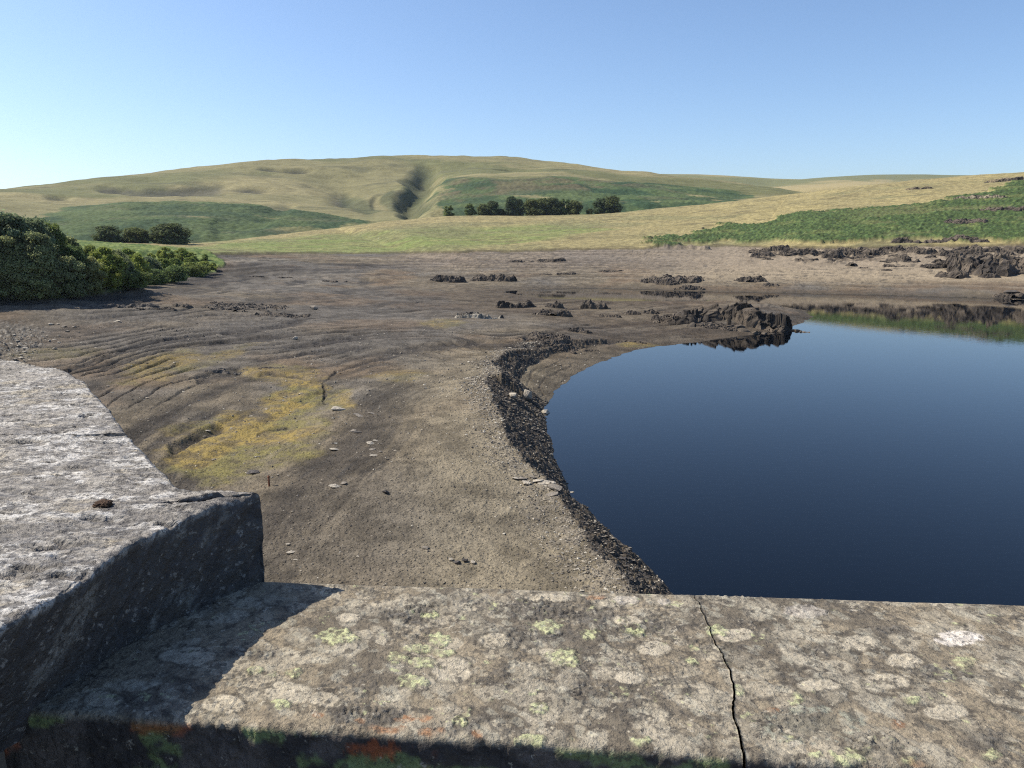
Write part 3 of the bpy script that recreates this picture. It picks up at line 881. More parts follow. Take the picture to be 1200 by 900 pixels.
GT = 'trees and bushes of the thicket on the left bank'
thicket = [
 ('alder', -150, 345, 236, 1.1), ('birch', -95, 344, 238, 1.1), ('birch', -45, 343, 241, 1.0), ('alder', -15, 340, 246, .95), ('birch', 18, 338, 247, .95), ('birch', 47, 336, 254, .8), ('alder', 66, 334, 259, .7), ('birch', 84, 330, 276, .85), ('alder', 108, 327, 286, .8),
 ('alder', -70, 351, 272, 1.1), ('alder', -28, 350, 280, 1.0), ('birch', 8, 349, 275, .95), ('birch', 48, 347, 270, .9), ('alder', 90, 343, 286, .9), ('sallow', 125, 336, 290, .95), ('willow', 138, 333, 292, .95), ('sallow', 152, 330, 292, .9)]
front = [
 ('willow', -60, 353, 306, 1.2), ('willow', -20, 352, 305, 1.2), ('willow', 18, 351, 302, 1.15), ('willow', 52, 350, 306, 1.1), ('willow', 80, 348, 300, 1.0), ('willow', 104, 344, 300, 1.0), ('sallow', 124, 341, 305, 1.1), ('willow', 145, 337, 300, .95),
 ('sallow', 162, 333, 297, .85), ('willow', 176, 328, 300, 1.1), ('scrub', 150, 337, 316, 1.3), ('scrub', 176, 333, 316, 1.4), ('scrub', 200, 329, 312, 1.4), ('scrub', 222, 324, 308, 1.5), ('bush', 240, 319, 306, 1.5), ('bush', 250, 316, 308, 1.0),
 ('sallow', 195, 309, 290, .95), ('bush', 212, 306, 291, 1.1), ('bush', 226, 305, 296, 1.2), ('bush', 240, 305, 298, 1.1), ('bush', 205, 318, 303, 1.2), ('bush', 222, 316, 302, 1.2), ('sallow', 178, 318, 297, .8), ('bush', 190, 320, 303, 1.2)]
order = ['farthest left of the back row', 'second from the left end of the back row', 'third from the left end of the back row', 'fourth from the left end of the back row', 'fifth from the left end of the back row', 'tallest at the picture left edge side of the skyline', 'between the skyline birches and the lower alders', 'where the thicket skyline steps down', 'at the low right end of the back row',
         'leftmost of the middle row', 'second of the middle row from the left', 'third of the middle row from the left', 'in the middle of the middle row', 'dark, right of centre in the middle row', 'bright green, between the alders and the grey willow', 'beside the bright sallow of the middle row', 'rightmost of the middle row']
desc = {'birch': 'tall grey-green birch tree', 'alder': 'tall dark green alder tree', 'willow': 'grey-green willow bush', 'sallow': 'bright green sallow bush', 'scrub': 'low dark scrub bush', 'bush': 'small bright bush'}
names = {'birch': 'birch_tree', 'alder': 'alder_tree', 'willow': 'willow_bush', 'sallow': 'sallow_bush', 'scrub': 'scrub_bush', 'bush': 'bush'}
def ordinal(n): return ['first', 'second', 'third', 'fourth', 'fifth', 'sixth', 'seventh', 'eighth', 'ninth', 'tenth', 'eleventh', 'twelfth', 'thirteenth', 'fourteenth', 'fifteenth', 'sixteenth', 'seventeenth', 'eighteenth', 'nineteenth', 'twentieth'][n]
def plant_row(rows, where, group):
    kinds = {}
    for r in rows: kinds.setdefault(r[0], []).append(r)
    for k, rr in kinds.items():
        rr = sorted(rr, key=lambda r: -r[1])
        for i, (key, px, b, t, w) in enumerate(rr):
            lab = '%s, %s of these from the right %s' % (desc[k], ordinal(i), where)
            tr_ = k in ('birch', 'alder')
            plant(names[k], key, px, b, t, lab, 'tree' if tr_ else 'bush', group, w, parts=('crown', 'trunk') if tr_ else ('foliage', 'stem'))
plant_row(thicket, 'in the back rows', GT)
plant_row(front, 'along the thicket front', GT)

# three round trees on the grass behind the thicket
for px, b, t, w, lab in [(127, 285, 266, 1.75, 'leftmost of the three round dark trees below the bracken slope'), (160, 284.5, 265, 1.65, 'middle one of the three round dark trees below the bracken slope'), (199, 283, 259, 1.85, 'largest and rightmost of the three round dark trees below the bracken slope'),
                     (171, 287, 279, 1.0, 'tiny dark hawthorn between the middle and the right round trees'), (184, 286.5, 280, 1.0, 'tiny dark hawthorn at the left foot of the largest round tree')]:
    Q = at_r(px, b, 405); zz = float(ground_z(Q[0], Q[1]))
    plant('round_tree' if w > 1.2 else 'hawthorn_tree', 'oak' if w != 1.65 else 'beech', px, b, t, lab, 'tree', 'round trees on the grass beyond the thicket', w, hit=(Q[0], Q[1], zz))
# the line of dark trees at the foot of the main hill
line = [(526, 252, 237, .8, 'rowan', 'small lone tree at the left end of the dark tree line below the hill'), (551, 251, 235, .85, 'rowan', 'thin pale open tree second from the left in the tree line below the hill'),
        (566, 251, 236, .85, 'beech', 'dark tree left half of the close pair left of the tallest tree'), (577, 251, 234, .85, 'oak', 'dark tree right half of the close pair left of the tallest tree'), (588, 251, 243, .9, 'oak', 'short dark tree tucked against the left of the tallest tree'),
        (600, 252, 229, .62, 'beech', 'tallest narrow dark tree of the tree line below the hill'), (607, 252, 233, .6, 'oak', 'narrow dark tree against the right of the tallest tree'),
        (625, 251, 232, .95, 'oak', 'broad dark tree left end of the long clump in the tree line'), (637, 251, 230, .85, 'beech', 'dark tree in the middle of the long clump in the tree line'), (649, 251, 231, .8, 'oak', 'dark tree right of the middle of the long clump'),
        (662, 250.5, 231, .8, 'rowan', 'thinner tree with gaps near the right end of the long clump'), (673, 250.5, 233, .85, 'beech', 'dark tree at the right end of the long clump'),
        (691, 250, 243, .9, 'oak', 'short bush-like tree in the gap left of the lone round tree'), (704, 250, 231, .9, 'beech', 'left half of the broad round tree at the right of the tree line'), (716, 250, 230, .95, 'oak', 'right half of the broad round tree at the right of the tree line')]
for px, b, t, w, key, lab in line:
    Q = at_r(px, b, 645); zz = float(ground_z(Q[0], Q[1])) - .3
    hb = project(Q[0], Q[1], zz)[1]
    plant('hillside_tree', key, px, float(hb), float(hb) - (b - t) * 1.05, lab, 'tree', 'line of dark trees below the main hill', w * 1.25, hit=(Q[0], Q[1], zz))

# ------------------------------------------------------------------ rocks
M_ROCK = attr_mat('slate_rock', rough=.85, spec=.35, grain=((1.2, .3), (6.0, .3)), bumps=((1.2, .6, .25), (6.0, .7, .08), (22, .5, .02)))

def hull_rock(name, seed, flat=.6, npt=22, col=(.2, .18, .15)):
    rs = np.random.RandomState(seed)
    bm = bmesh.new()
    for i in range(npt):
        v = rs.normal(size=3); v /= np.linalg.norm(v); v *= rs.uniform(.75, 1.0)
        v = np.clip(v, -.82, .82)
        bm.verts.new((v[0] * rs.uniform(.9, 1.1), v[1] * .75, v[2] * flat))
    r = bmesh.ops.convex_hull(bm, input=bm.verts)
    junk = [g for g in r['geom_interior'] if isinstance(g, bmesh.types.BMVert)]
    if junk: bmesh.ops.delete(bm, geom=list(set(junk)), context='VERTS')
    bmesh.ops.bevel(bm, geom=list(bm.edges), offset=.035, segments=1, affect='EDGES', clamp_overlap=True)
    me = bpy.data.meshes.new(name); bm.to_mesh(me); bm.free()
    a = me.color_attributes.new('Col', 'FLOAT_COLOR', 'POINT')
    n = len(me.vertices)
    c = np.ones((n, 4), np.float32); c[:, :3] = np.array(col) * rs.uniform(.9, 1.1, (n, 1))
    a.data.foreach_set('color', c.ravel())
    me.materials.append(M_ROCK)
    return me
PALE = [hull_rock('pale_stone', 500 + i, .35 + .1 * (i % 4), 18, (.36, .32, .26)) for i in range(8)]
MID = [hull_rock('stone', 520 + i, .35 + .1 * (i % 4), 18, (.20, .175, .145)) for i in range(8)]
DARK = [hull_rock('dark_stone', 540 + i, .35 + .1 * (i % 4), 18, (.085, .075, .068)) for i in range(8)]
rr_ = random.Random(77)

def stone(px, py, wpx, set_, label, group=None, asp=1.0, hgt=1.0, name='stone', cat='stone', sink=.25, hit=None, rz=None, tilt=.2):
    P = ground_hit(px, py) if hit is None else hit
    D = P[1] * CP - (P[2] - H) * SP
    w = wpx * D / FPX / 1.7
    me = rr_.choice(set_)
    o = link(name, me, None, label, cat, group)
    o.scale = (w, w * rr_.uniform(.7, 1.0) * asp, w * hgt)
    o.rotation_euler = (rr_.uniform(-tilt, tilt), rr_.uniform(-tilt, tilt), rr_.uniform(-.5, .5) if rz is None else rz)
    zmin = min(v.co.z for v in me.vertices)
    o.location = (P[0], P[1], P[2] - zmin * w * hgt * (1 - sink) )
    return o

# stones that stand out, one by one
stone(396, 481, 22, PALE, 'broad pale boulder with long shadow beside the ochre patch on the mud', hgt=.8, asp=.9, name='boulder', cat='boulder', rz=0)
stone(422, 488, 16, MID, 'flat grey stone just right of the pale boulder by the ochre patch', hgt=.35)
stone(436, 485, 12, MID, 'small tilted slab at the far right of the pale boulder', hgt=.45)
stone(413, 506, 11, MID, 'flat grey slab midway below the pale boulder, with a dark shadow', hgt=.4)
stone(419, 507, 12, DARK, 'thin dark slab touching the flat grey slab below the pale boulder', hgt=.3)
stone(392, 528, 15, PALE, 'pale flat stone midway between the boulder and the iron stake', hgt=.45)
stone(392, 571, 17, PALE, 'long pale flat stone on the mud right of the iron stake', hgt=.35, rz=0)
stone(402, 567, 10, MID, 'thin dark slab behind the long pale flat stone right of the stake', hgt=.3)
for px, py, w, lab in [(434, 520, 12, 'uppermost of the cluster of flat stones right of the mud centre'), (440, 517, 9, 'rightmost small upper stone of the flat stone cluster'), (436, 527, 9, 'middle stone of the flat stone cluster on the mud'), (446, 530, 7, 'small dark right stone of the flat stone cluster'), (438, 534, 11, 'lowest pale stone of the flat stone cluster on the mud')]:
    stone(px, py, w, PALE if 'pale' in lab or 'upper' in lab else MID, lab, hgt=.4, group='cluster of flat stones on the mud')
stone(452, 579, 9, DARK, 'small dark stone on the grey mud right of the long pale stone')
stone(499, 643, 11, MID, 'grey pointed stone near the parapet on the open gravel', hgt=.9)
stone(341, 648, 14, PALE, 'pale flat stone just right of the raised coping corner', hgt=.35)
stone(338, 639, 8, PALE, 'smaller pale stone behind the flat one near the raised coping corner', hgt=.5)
stone(347, 656, 7, PALE, 'tiny pale stone in front of the flat one near the raised coping corner', hgt=.4)
for px, py, w, s_, lab in [(529, 657, 9, PALE, 'left pale stone of the row just beyond the parapet'), (536, 661, 10, DARK, 'dark stone in the row just beyond the parapet'), (545, 658, 9, DARK, 'second dark stone in the row just beyond the parapet'), (555, 661, 10, PALE, 'right pale stone of the row just beyond the parapet')]:
    stone(px, py, w, s_, lab, hgt=.7, group='short row of stones beyond the parapet')
stone(602, 467, 15, PALE, 'left upright block of the pale pair on the shaded bank', hgt=1.0, asp=1, name='boulder', cat='boulder', group='pair of pale blocks on the bank', tilt=.1)
stone(618, 468, 14, PALE, 'right taller block of the pale pair on the shaded bank', hgt=1.5, asp=1, name='boulder', cat='boulder', group='pair of pale blocks on the bank', tilt=.1)
stone(640, 484, 14, PALE, 'pale boulder at the water edge below the pair of blocks', hgt=1.2, name='boulder', cat='boulder')
stone(624, 503, 4, PALE, 'small bright stone on the shaded bank below the pair')
stone(601, 470, 4, PALE, 'tiny pale stone at the foot of the left upright block')
slabs = [(605, 561, 12, .35, 'left end slab of the broken slab pile on the bank crest'), (612, 563, 13, .5, 'second slab of the broken pile on the bank crest'), (618, 568, 16, .5, 'bright square-ended slab at the front of the broken pile'), (630, 564, 16, .55, 'middle slab of the broken pile on the bank crest'),
         (640, 567, 22, .5, 'long tilted slab of the broken pile leaning towards the water'), (652, 573, 22, .5, 'longest grey slab at the water side of the broken pile'), (624, 560, 10, .5, 'small rear slab of the broken pile on the bank crest'), (646, 580, 20, .18, 'sunken flat slab just below the broken pile')]
for px, py, w, hh, lab in slabs:
    stone(px, py, w, PALE if px in (605, 618, 630, 640) else MID, lab, hgt=hh, name='stone_slab', cat='slab', group='broken slabs on the bank crest')
for px, py, w, lab in [(668, 577, 9, 'white boulder where the bank crest meets the water'), (688, 592, 9, 'round pale boulder on the bank edge right of the white one'), (700, 606, 11, 'flat pale boulder third along the bank edge'), (727, 618, 7, 'small pale stone on the bank edge above the water'), (760, 655, 9, 'flat grey stone on the bank edge near the parapet')]:
    stone(px, py, w, PALE, lab, hgt=.7, name='boulder', cat='boulder', group='pale boulders along the bank edge')
for px, py, w, lab in [(724, 680, 6, 'left small bright stone low on the shaded bank by the parapet'), (731, 678, 6, 'right small bright stone low on the shaded bank by the parapet')]:
    stone(px, py, w, PALE, lab)
stone(369, 363, 13, MID, 'pointed brown boulder standing alone on the middle flats', hgt=1.1, name='boulder', cat='boulder', tilt=.1)
stone(136, 377, 12, PALE, 'flat white slab among the dark stones on the left flats', hgt=.25, rz=0)
stone(188, 388, 8, DARK, 'dark block on the left flats right of the white slab', hgt=.8)
stone(346, 398, 9, PALE, 'pale stone above the upper ochre patch')
stone(243, 505, 9, PALE, 'pale stone inside the dark hollow of the ochre patch', hgt=.4)
stone(240, 512, 9, MID, 'grey stone at the lower edge of the dark hollow of the ochre patch', hgt=.4)
stone(824, 268, 3.5, DARK, 'tiny dark boulder alone on the golden grass slope', hgt=1.2, name='boulder', cat='boulder')
stone(296, 555, 17, DARK, 'dark lump of mud-stained rock left of the iron stake', hgt=.7)
stone(1189, 347, 26, DARK, 'dark boulder in the water at the foot of the right beach', hgt=.55, name='boulder', cat='boulder')

# scattered stones (they look alike within each group)
def scatter(n, poly, wmin, wmax, sets, label, group, hmin=.4, hmax=.9, name='stone', seed=1):
    rs = random.Random(seed)
    xs = [p[0] for p in poly]; ys = [p[1] for p in poly]
    k = 0; tries = 0
    while k < n and tries < n * 60:
        tries += 1
        x = rs.uniform(min(xs), max(xs)); y = rs.uniform(min(ys), max(ys))
        if not inside(poly, np.array([x]), np.array([y]))[0]: continue
        P = ground_hit(x, y)
        if P[2] < .03 or abs(project(*P)[1] - y) > 6: continue
        w = wmin * (wmax / wmin) ** (rs.random() ** 1.8)
        stone(x, y, w, rs.choice(sets), label, group, hgt=rs.uniform(hmin, hmax), name=name, hit=P, sink=.3)
        k += 1
scatter(46, [(0, 385), (50, 378), (110, 384), (80, 400), (40, 428), (0, 430)], 3, 8, [PALE, PALE, MID], 'pale angular stone in the boulder field left, behind the parapet', 'boulder field on the left flats', seed=3)
scatter(62, [(585, 450), (640, 485), (655, 545), (668, 574), (640, 556), (600, 520)], 3, 6.5, [MID, DARK, DARK], 'dark angular shale stone on the shaded slope between the pair and the slab pile', 'shale stones on the shaded upper bank', seed=4)
scatter(60, [(712, 640), (745, 655), (785, 690), (716, 690)], 4, 10, [MID, DARK, DARK], 'dark angular shale slab on the bank close to the parapet', 'shale slabs on the near bank', .2, .5, seed=5)
scatter(26, [(665, 585), (700, 610), (745, 650), (720, 650), (690, 620)], 4, 9, [MID, MID, PALE], 'angular stone along the narrow stony edge above the water', 'stones along the narrow bank edge', seed=6)
scatter(22, [(672, 660), (712, 650), (716, 690), (690, 688)], 3, 6, [MID, PALE], 'small brown stone on the gravel at the top of the near bank', 'stones at the top of the near bank', seed=7)
scatter(24, [(560, 500), (590, 480), (600, 520), (640, 575), (620, 590), (590, 560)], 2.5, 5, [MID, PALE], 'small pale stone along the crest of the curved bank', 'stones along the curved crest', seed=8)
scatter(40, [(320, 590), (380, 470), (560, 470), (640, 640), (660, 685), (330, 685)], 2, 5, [MID, MID, DARK, PALE], 'small scattered stone on the open grey gravel flat', 'stones on the gravel flat', seed=9)
scatter(40, [(80, 380), (500, 350), (540, 400), (300, 440), (150, 430)], 2, 5, [MID, PALE, DARK], 'small scattered stone on the banded middle flats', 'stones on the banded flats', seed=10)

# gravel: thousands of chips too many to count, one object
def gravel_mesh(n, seed):
    rs = np.random.RandomState(seed)
    octv = np.array([[1, 0, 0], [-1, 0, 0], [0, 1, 0], [0, -1, 0], [0, 0, 1], [0, 0, -1]], float)
    octf = np.array([[0, 2, 4], [2, 1, 4], [1, 3, 4], [3, 0, 4], [2, 0, 5], [1, 2, 5], [3, 1, 5], [0, 3, 5]])
    ok = (land & (R < 130) & (R > 24) & (np.abs(T) < math.radians(40)) & (mud > .5))
    wgt = (ok * (R ** 2) * (crestm * 14 + bankm * 10 + bfield * 6 + .35 + isbar * .4) * np.clip(30 / R, .2, 1) ** 1.1).ravel()
    ix = rs.choice(len(wgt), n, p=wgt / wgt.sum())
    c = np.stack([X.ravel()[ix], Y.ravel()[ix]], 1) + rs.normal(0, .08, (n, 2))
    z = ground_z(c[:, 0], c[:, 1])
    s = (.035 + .11 * rs.random(n) ** 3) * np.clip(R.ravel()[ix] / 50, .8, 1.5)
    a = rs.uniform(0, 6.28, n)
    v = octv[None] * (rs.uniform(.5, 1.2, (n, 6, 1))) * np.stack([s, s * rs.uniform(.5, 1, n), s * rs.uniform(.25, .6, n)], 1)[:, None, :]
    v = v + rs.normal(0, .15, v.shape) * s[:, None, None]
    x = v[..., 0] * np.cos(a)[:, None] - v[..., 1] * np.sin(a)[:, None]
    y = v[..., 0] * np.sin(a)[:, None] + v[..., 1] * np.cos(a)[:, None]
    V = np.stack([x + c[:, :1], y + c[:, 1:], v[..., 2] + z[:, None] + .2 * s[:, None]], -1).reshape(-1, 3)
    F = (octf[None] + np.arange(n)[:, None, None] * 6).reshape(-1, 3)
    pal = np.array([(.30, .265, .21), (.20, .175, .14), (.12, .105, .09), (.40, .37, .31)])
    dk = bankm.ravel()[ix] > .4
    k = rs.choice(4, n, p=[.35, .35, .2, .1]); k = np.where(dk & (rs.random(n) < .8), 2, k)
    cc = pal[k] * rs.uniform(.8, 1.15, (n, 1)); cc[dk & (k == 2)] *= .62
    return V, F, np.repeat(cc, 6, 0)
gv, gf, gc_ = gravel_mesh(26000, 3)
link('gravel', mesh_from('gravel', gv, gf, [M_ROCK], False, gc_), label='loose grey and brown gravel chips strewn over the drained bed', cat='gravel', kind='stuff')

# ------------------------------------------------------------------ rock outcrops
LIT_TOP = (.135, .108, .076)
def outcrop(px, py, wpx, hpx, seed, label, group=None, depth=None, dip=.6, nu_=None, name='rock_outcrop', tone=(.036, .029, .024), tone2=(.100, .080, .060), steps=5, sink=.35, lobes=None, cat='rock outcrop', strike=None, HS=.78):
    P = ground_hit(px, py)
    D = P[1] * CP - (P[2] - H) * SP
    W = wpx * D / FPX; Hh = hpx * D / FPX
    Dp = (depth or max(W * .22, Hh * 1.3))
    n_u = nu_ or int(min(260, max(26, wpx * 1.6))); n_v = int(min(150, max(18, n_u * .6)))
    rs = np.random.RandomState(seed)
    U, Vv = np.meshgrid(np.linspace(-1.1, 1.1, n_u), np.linspace(-1.15, 1.15, n_v), indexing='ij')
    x = U * W / 2; y = (Vv + .9) * Dp / 2 + 0 * U
    ang = math.atan2(P[0], P[1])
    wx_ = P[0] + x * math.cos(-ang) - y * math.sin(-ang) * 1; wy_ = P[1] + x * math.sin(-ang) + y * math.cos(-ang)
    sc_ = 1 / max(Hh, .35)
    q = fbm(x * sc_ * .8 + seed, y * sc_ * .8, 4, seed) - .5
    if lobes:
        e = np.zeros_like(U)
        for (cu, cv, ru, rv, hh) in lobes:
            e = np.maximum(e, hh * smooth(1.05, .35, np.hypot((U - cu) / ru, (Vv - cv) / rv) + q * 1.0))
    else:
        e = smooth(1.02, .55, np.hypot(U, Vv * .9) + q * 1.2)
        e = e * (.35 + 1.1 * fbm(U * wpx / 16 + seed, Vv * 1.2, 3, seed + 3))
    st = rs.uniform(.1, .8) if strike is None else strike
    s = (x * math.cos(st) + y * math.sin(st)) * sc_; t = (-x * math.sin(st) + y * math.cos(st)) * sc_
    def slabs_(a, b, sd):
        ix = np.floor(a).astype(np.int64); iy = np.floor(b).astype(np.int64)
        f1 = np.full(a.shape, 9.0); o = [np.zeros(a.shape) for _ in range(4)]
        for dx in (-1, 0, 1):
            for dy in (-1, 0, 1):
                jx = ix + dx; jy = iy + dy
                ex = a - jx - _hash(jx, jy, sd); ey = b - jy - _hash(jx, jy, sd + 5)
                d_ = np.abs(ex) + np.abs(ey) * .8; cl = d_ < f1
                f1 = np.where(cl, d_, f1)
                for k_, v_ in enumerate((ex, ey, _hash(jx, jy, sd + 9), _hash(jx, jy, sd + 12))): o[k_] = np.where(cl, v_, o[k_])
        return o
    qx = (fbm(s * 1.3, t * 1.3, 3, seed + 20) - .5) * 1.2
    ex, ey, c1_, c2_ = slabs_(s * .55 + qx, t * .9 + qx, seed + 21)
    fx, fy, d1_, d2_ = slabs_(s * 1.5 + qx, t * 2.4 - qx, seed + 22)
    gx_, gy_, g1_, g2_ = slabs_(s * 4.0 + qx * 2, t * 6.0, seed + 23)
    rough_ = (c1_ - .5) * .55 + ex * .42 * (c2_ - .1) + (d1_ - .5) * .30 + fx * .26 * (d2_ - .1) + (g1_ - .5) * .13 + gx_ * .10
    h = e * .62 + smooth(.03, .4, e) * rough_ * .75 - .04
    h = h * Hh * HS
    z = ground_z(wx_, wy_) + h - sink * Hh * .35 * smooth(.35, .0, e) - .12
    jx = (fbm(x * sc_ * 3, y * sc_ * 3 + z * sc_ * 3, 3, seed + 7) - .5) * Hh * .22 * smooth(.05, .3, e)
    jy = (fbm(x * sc_ * 3 + 9, y * sc_ * 3 + z * sc_ * 3, 3, seed + 8) - .5) * Hh * .22 * smooth(.05, .3, e)
    Vx = np.stack([wx_ + jx, wy_ + jy, z], -1).reshape(-1, 3)
    Vx -= P
    m = smooth(.35, .7, fbm(s * 1.5 + 3, t * 1.5, 4, seed + 9))
    c = cm(np.broadcast_to(C(tone), z.shape + (3,)), C(tone2), m)
    c = c * (.75 + .5 * fbm(s * 5, t * 5, 3, seed + 10))[..., None]
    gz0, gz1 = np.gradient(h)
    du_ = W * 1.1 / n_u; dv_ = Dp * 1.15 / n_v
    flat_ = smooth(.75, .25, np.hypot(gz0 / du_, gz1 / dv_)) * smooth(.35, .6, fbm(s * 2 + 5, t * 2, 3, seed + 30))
    c = cm(c, C(LIT_TOP), flat_ * .6)  # sunlit tops put into the colour: browner where the rock lies flat
    c = cm(c, C((.150, .122, .086)), smooth(.10, .0, e) * .9 * (z > 1.2))
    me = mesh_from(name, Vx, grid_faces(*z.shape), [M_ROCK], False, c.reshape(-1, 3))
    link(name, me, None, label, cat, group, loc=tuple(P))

outcrop(866, 393, 226, 46, 31, 'large jagged dark rock outcrop rising from the water at the end of the spit', nu_=340, depth=20, steps=7, strike=.35, HS=.74, tone=(.030, .024, .019), tone2=(.085, .066, .048),
        lobes=[(-.75, .15, .40, .45, .42), (-.45, .5, .42, .5, .74), (-.12, .65, .35, .45, .90), (.12, .35, .35, .5, .86), (.38, .15, .32, .5, .68), (.60, .02, .3, .45, .50), (.80, -.1, .25, .4, .40), (-.15, -.45, .5, .35, .34), (.3, -.5, .4, .3, .26)])
outcrop(525, 331, 42, 14, 32, 'left of two dark wall-like rock faces on the far flats', steps=3, depth=6)
outcrop(580, 330, 58, 15, 33, 'right and longer of two dark wall-like rock faces on the far flats', steps=3, depth=6)
outcrop(603, 307, 32, 4, 34, 'thin dark ledge just below the turf, left of the longer one')
outcrop(643, 307, 52, 6, 35, 'longer thin dark ledge just below the turf on the far beach')
outcrop(640, 322, 20, 4, 36, 'small dark rocks right of the wall-like rock faces')
outcrop(665, 322, 34, 4, 37, 'row of low dark rocks on the banded far beach')
outcrop(715, 319, 32, 3, 38, 'thin slanting line of dark rocks on the far beach')
outcrop(557, 373, 64, 13, 39, 'mound of dark rubble with pale flecks on the middle flats', tone2=(.3, .27, .22))
outcrop(604, 361, 66, 13, 40, 'long low broken wall of dark rock behind the rubble mound')
outcrop(646, 370, 50, 12, 41, 'dark rock heap right of the rubble mound')
outcrop(650, 361, 30, 15, 42, 'upright dark rock at the right end of the low broken wall')
outcrop(693, 362, 42, 16, 43, 'square-cut dark rock with sunlit left face beside the track')
outcrop(715, 372, 32, 7, 44, 'low rocks right of the square-cut rock')
outcrop(740, 369, 26, 9, 45, 'dark low boulder cluster at the start of the spit')
outcrop(765, 368, 22, 10, 46, 'squat dark rock left of the large outcrop')
outcrop(788, 334, 76, 10, 47, 'curving dark ledge reaching into the inlet', depth=14)
outcrop(806, 340, 36, 8, 48, 'dark pointed ledge lying at the inlet edge below the curved one')
outcrop(880, 331, 40, 9, 49, 'dark flat rock on the beach behind the large outcrop')
outcrop(905, 336, 22, 7, 50, 'small broken rocks right of the flat beach rock')
outcrop(140, 361, 95, 10, 51, 'long low dark bank of rock in front of the thicket', HS=.5, tone=(.07, .062, .055), tone2=(.12, .10, .08))
outcrop(214, 360, 32, 13, 52, 'dark pointed rock right of the long low bank before the thicket', HS=.5)
outcrop(185, 363, 50, 8, 53, 'low dark rock joining the long bank and the pointed rock', HS=.5)
outcrop(283, 364, 110, 9, 54, 'long flat dark ledge in the middle of the left flats', HS=.5, depth=16)
outcrop(330, 371, 70, 7, 55, 'slanting line of broken dark slabs below the long flat ledge', HS=.5, depth=7)
outcrop(300, 325, 26, 5, 56, 'short dark ledge nearest the right end of the thicket', HS=.5)
outcrop(336, 326, 32, 5, 57, 'second short dark ledge right of the thicket end', HS=.5)
outcrop(392, 331, 34, 5, 58, 'dark low ledge between the thicket and the far rock faces', HS=.5)
outcrop(318, 432, 40, 6, 59, 'low dark mud-crusted ledge above the ochre patch', HS=.5, tone2=(.12, .10, .08))
outcrop(645, 399, 56, 9, 60, 'dark broken ledge above the cove where the track passes', depth=7)
outcrop(650, 408, 96, 6, 61, 'long dark lip of rock along the top of the cove', depth=6)
outcrop(678, 390, 32, 8, 62, 'dark broken rocks between the track and the cove')
outcrop(740, 401, 40, 4, 63, 'thin dark ledge near the algae at the head of the cove')
outcrop(265, 438, 62, 6, 64, 'long dark mud bank above the large ochre patch', HS=.5, tone=(.06, .055, .05), tone2=(.10, .09, .08))
outcrop(800, 378, 90, 12, 65, 'low dark rocks joining the spit to the large outcrop', depth=8)
outcrop(836, 386, 60, 7, 66, 'low rocks at the left foot of the large outcrop by the water', depth=6)
# rocks of the right shore under the bracken
outcrop(1160, 323, 84, 30, 70, 'largest dark crag under the bracken at the right edge of the shore', depth=16, steps=6)
outcrop(1204, 318, 60, 28, 71, 'dark crag at the picture right edge beside the largest crag', depth=16)
outcrop(1118, 326, 44, 15, 72, 'dark slanting slab low on the right beach below the crag')
outcrop(1158, 326, 26, 9, 73, 'small dark rock below the largest crag')
outcrop(975, 303, 34, 15, 74, 'dark wedge of rock under the bracken left of centre on the right shore')
outcrop(1093, 315, 36, 9, 75, 'dark sloping ledge in the middle of the right beach')
outcrop(998, 312, 16, 7, 76, 'small dark rock low under the wedge on the right beach')
outcrop(1044, 313, 20, 5, 77, 'low dark rock on open sand of the right beach')
outcrop(1063, 285, 50, 9, 78, 'dark crag at the lower edge of the bracken')
outcrop(1120, 284, 80, 8, 79, 'long dark crag inside the bracken on the right slope', HS=.5)
outcrop(1128, 262, 58, 8, 80, 'rocky step showing through the bracken on the right hillside', HS=.5, depth=10)
outcrop(1180, 247, 50, 9, 81, 'upper rock band in the bracken near the right edge', HS=.5)
outcrop(1145, 233, 60, 5, 82, 'thin rock line above the bracken on the right hillside', tone2=(.26, .22, .15))
outcrop(1178, 213, 56, 7, 83, 'brown rock edge high on the right ridge', tone2=(.24, .19, .12))
outcrop(1170, 203, 64, 4, 84, 'highest thin rock edge on the right ridge', tone2=(.24, .19, .12))
outcrop(1075, 222, 34, 4, 85, 'small brown rock edge on the golden slope', tone2=(.24, .19, .12))
outcrop(1185, 350, 40, 9, 86, 'low dark rock at the waterline by the right edge')
rs = random.Random(12)
for i, (x, w, lab) in enumerate([(905, 40, 'first ledge from the left under the bracken edge'), (935, 44, 'second ledge from the left under the bracken edge'), (1008, 52, 'ledge under the bracken edge right of the dark wedge'), (1046, 50, 'dark ledge under the bracken edge in the middle of the right shore'),
                             (1082, 56, 'long ledge under the bracken edge left of the largest crag'), (1120, 50, 'broken ledge above the slanting slab on the right shore'), (1152, 60, 'ledge capping the largest crag under the bracken'), (1196, 60, 'ledge under the bracken at the picture right edge')]):
    outcrop(x, 295.5 + (i % 3) * 2.2, w, 9 + (i % 2) * 2, 750 + i, lab, 'dark ledges along the bracken edge', name='rock_ledge', cat='rock ledge', depth=5, HS=.8)
k = 0
for i in range(74):
    x = rs.uniform(880, 1215)
    f = rs.random() ** 1.5
    lo = 290 + (x - 880) * .01
    y = lo + f * (24 if x > 1000 else 12) + 4
    w = rs.uniform(9, 26) * (1 - .35 * f); h = w * rs.uniform(.28, .5)
    band_ = 'upper' if f < .35 else 'lower'
    side = 'left third' if x < 990 else ('middle third' if x < 1100 else 'right third')
    outcrop(x, y, w * 1.25, h * .8, 600 + i, 'small dark jagged rock of the %s band in the %s of the right shore' % (band_, side), 'jagged rocks below the bracken, %s band, %s' % (band_, side), name='shore_rock', cat='rock')
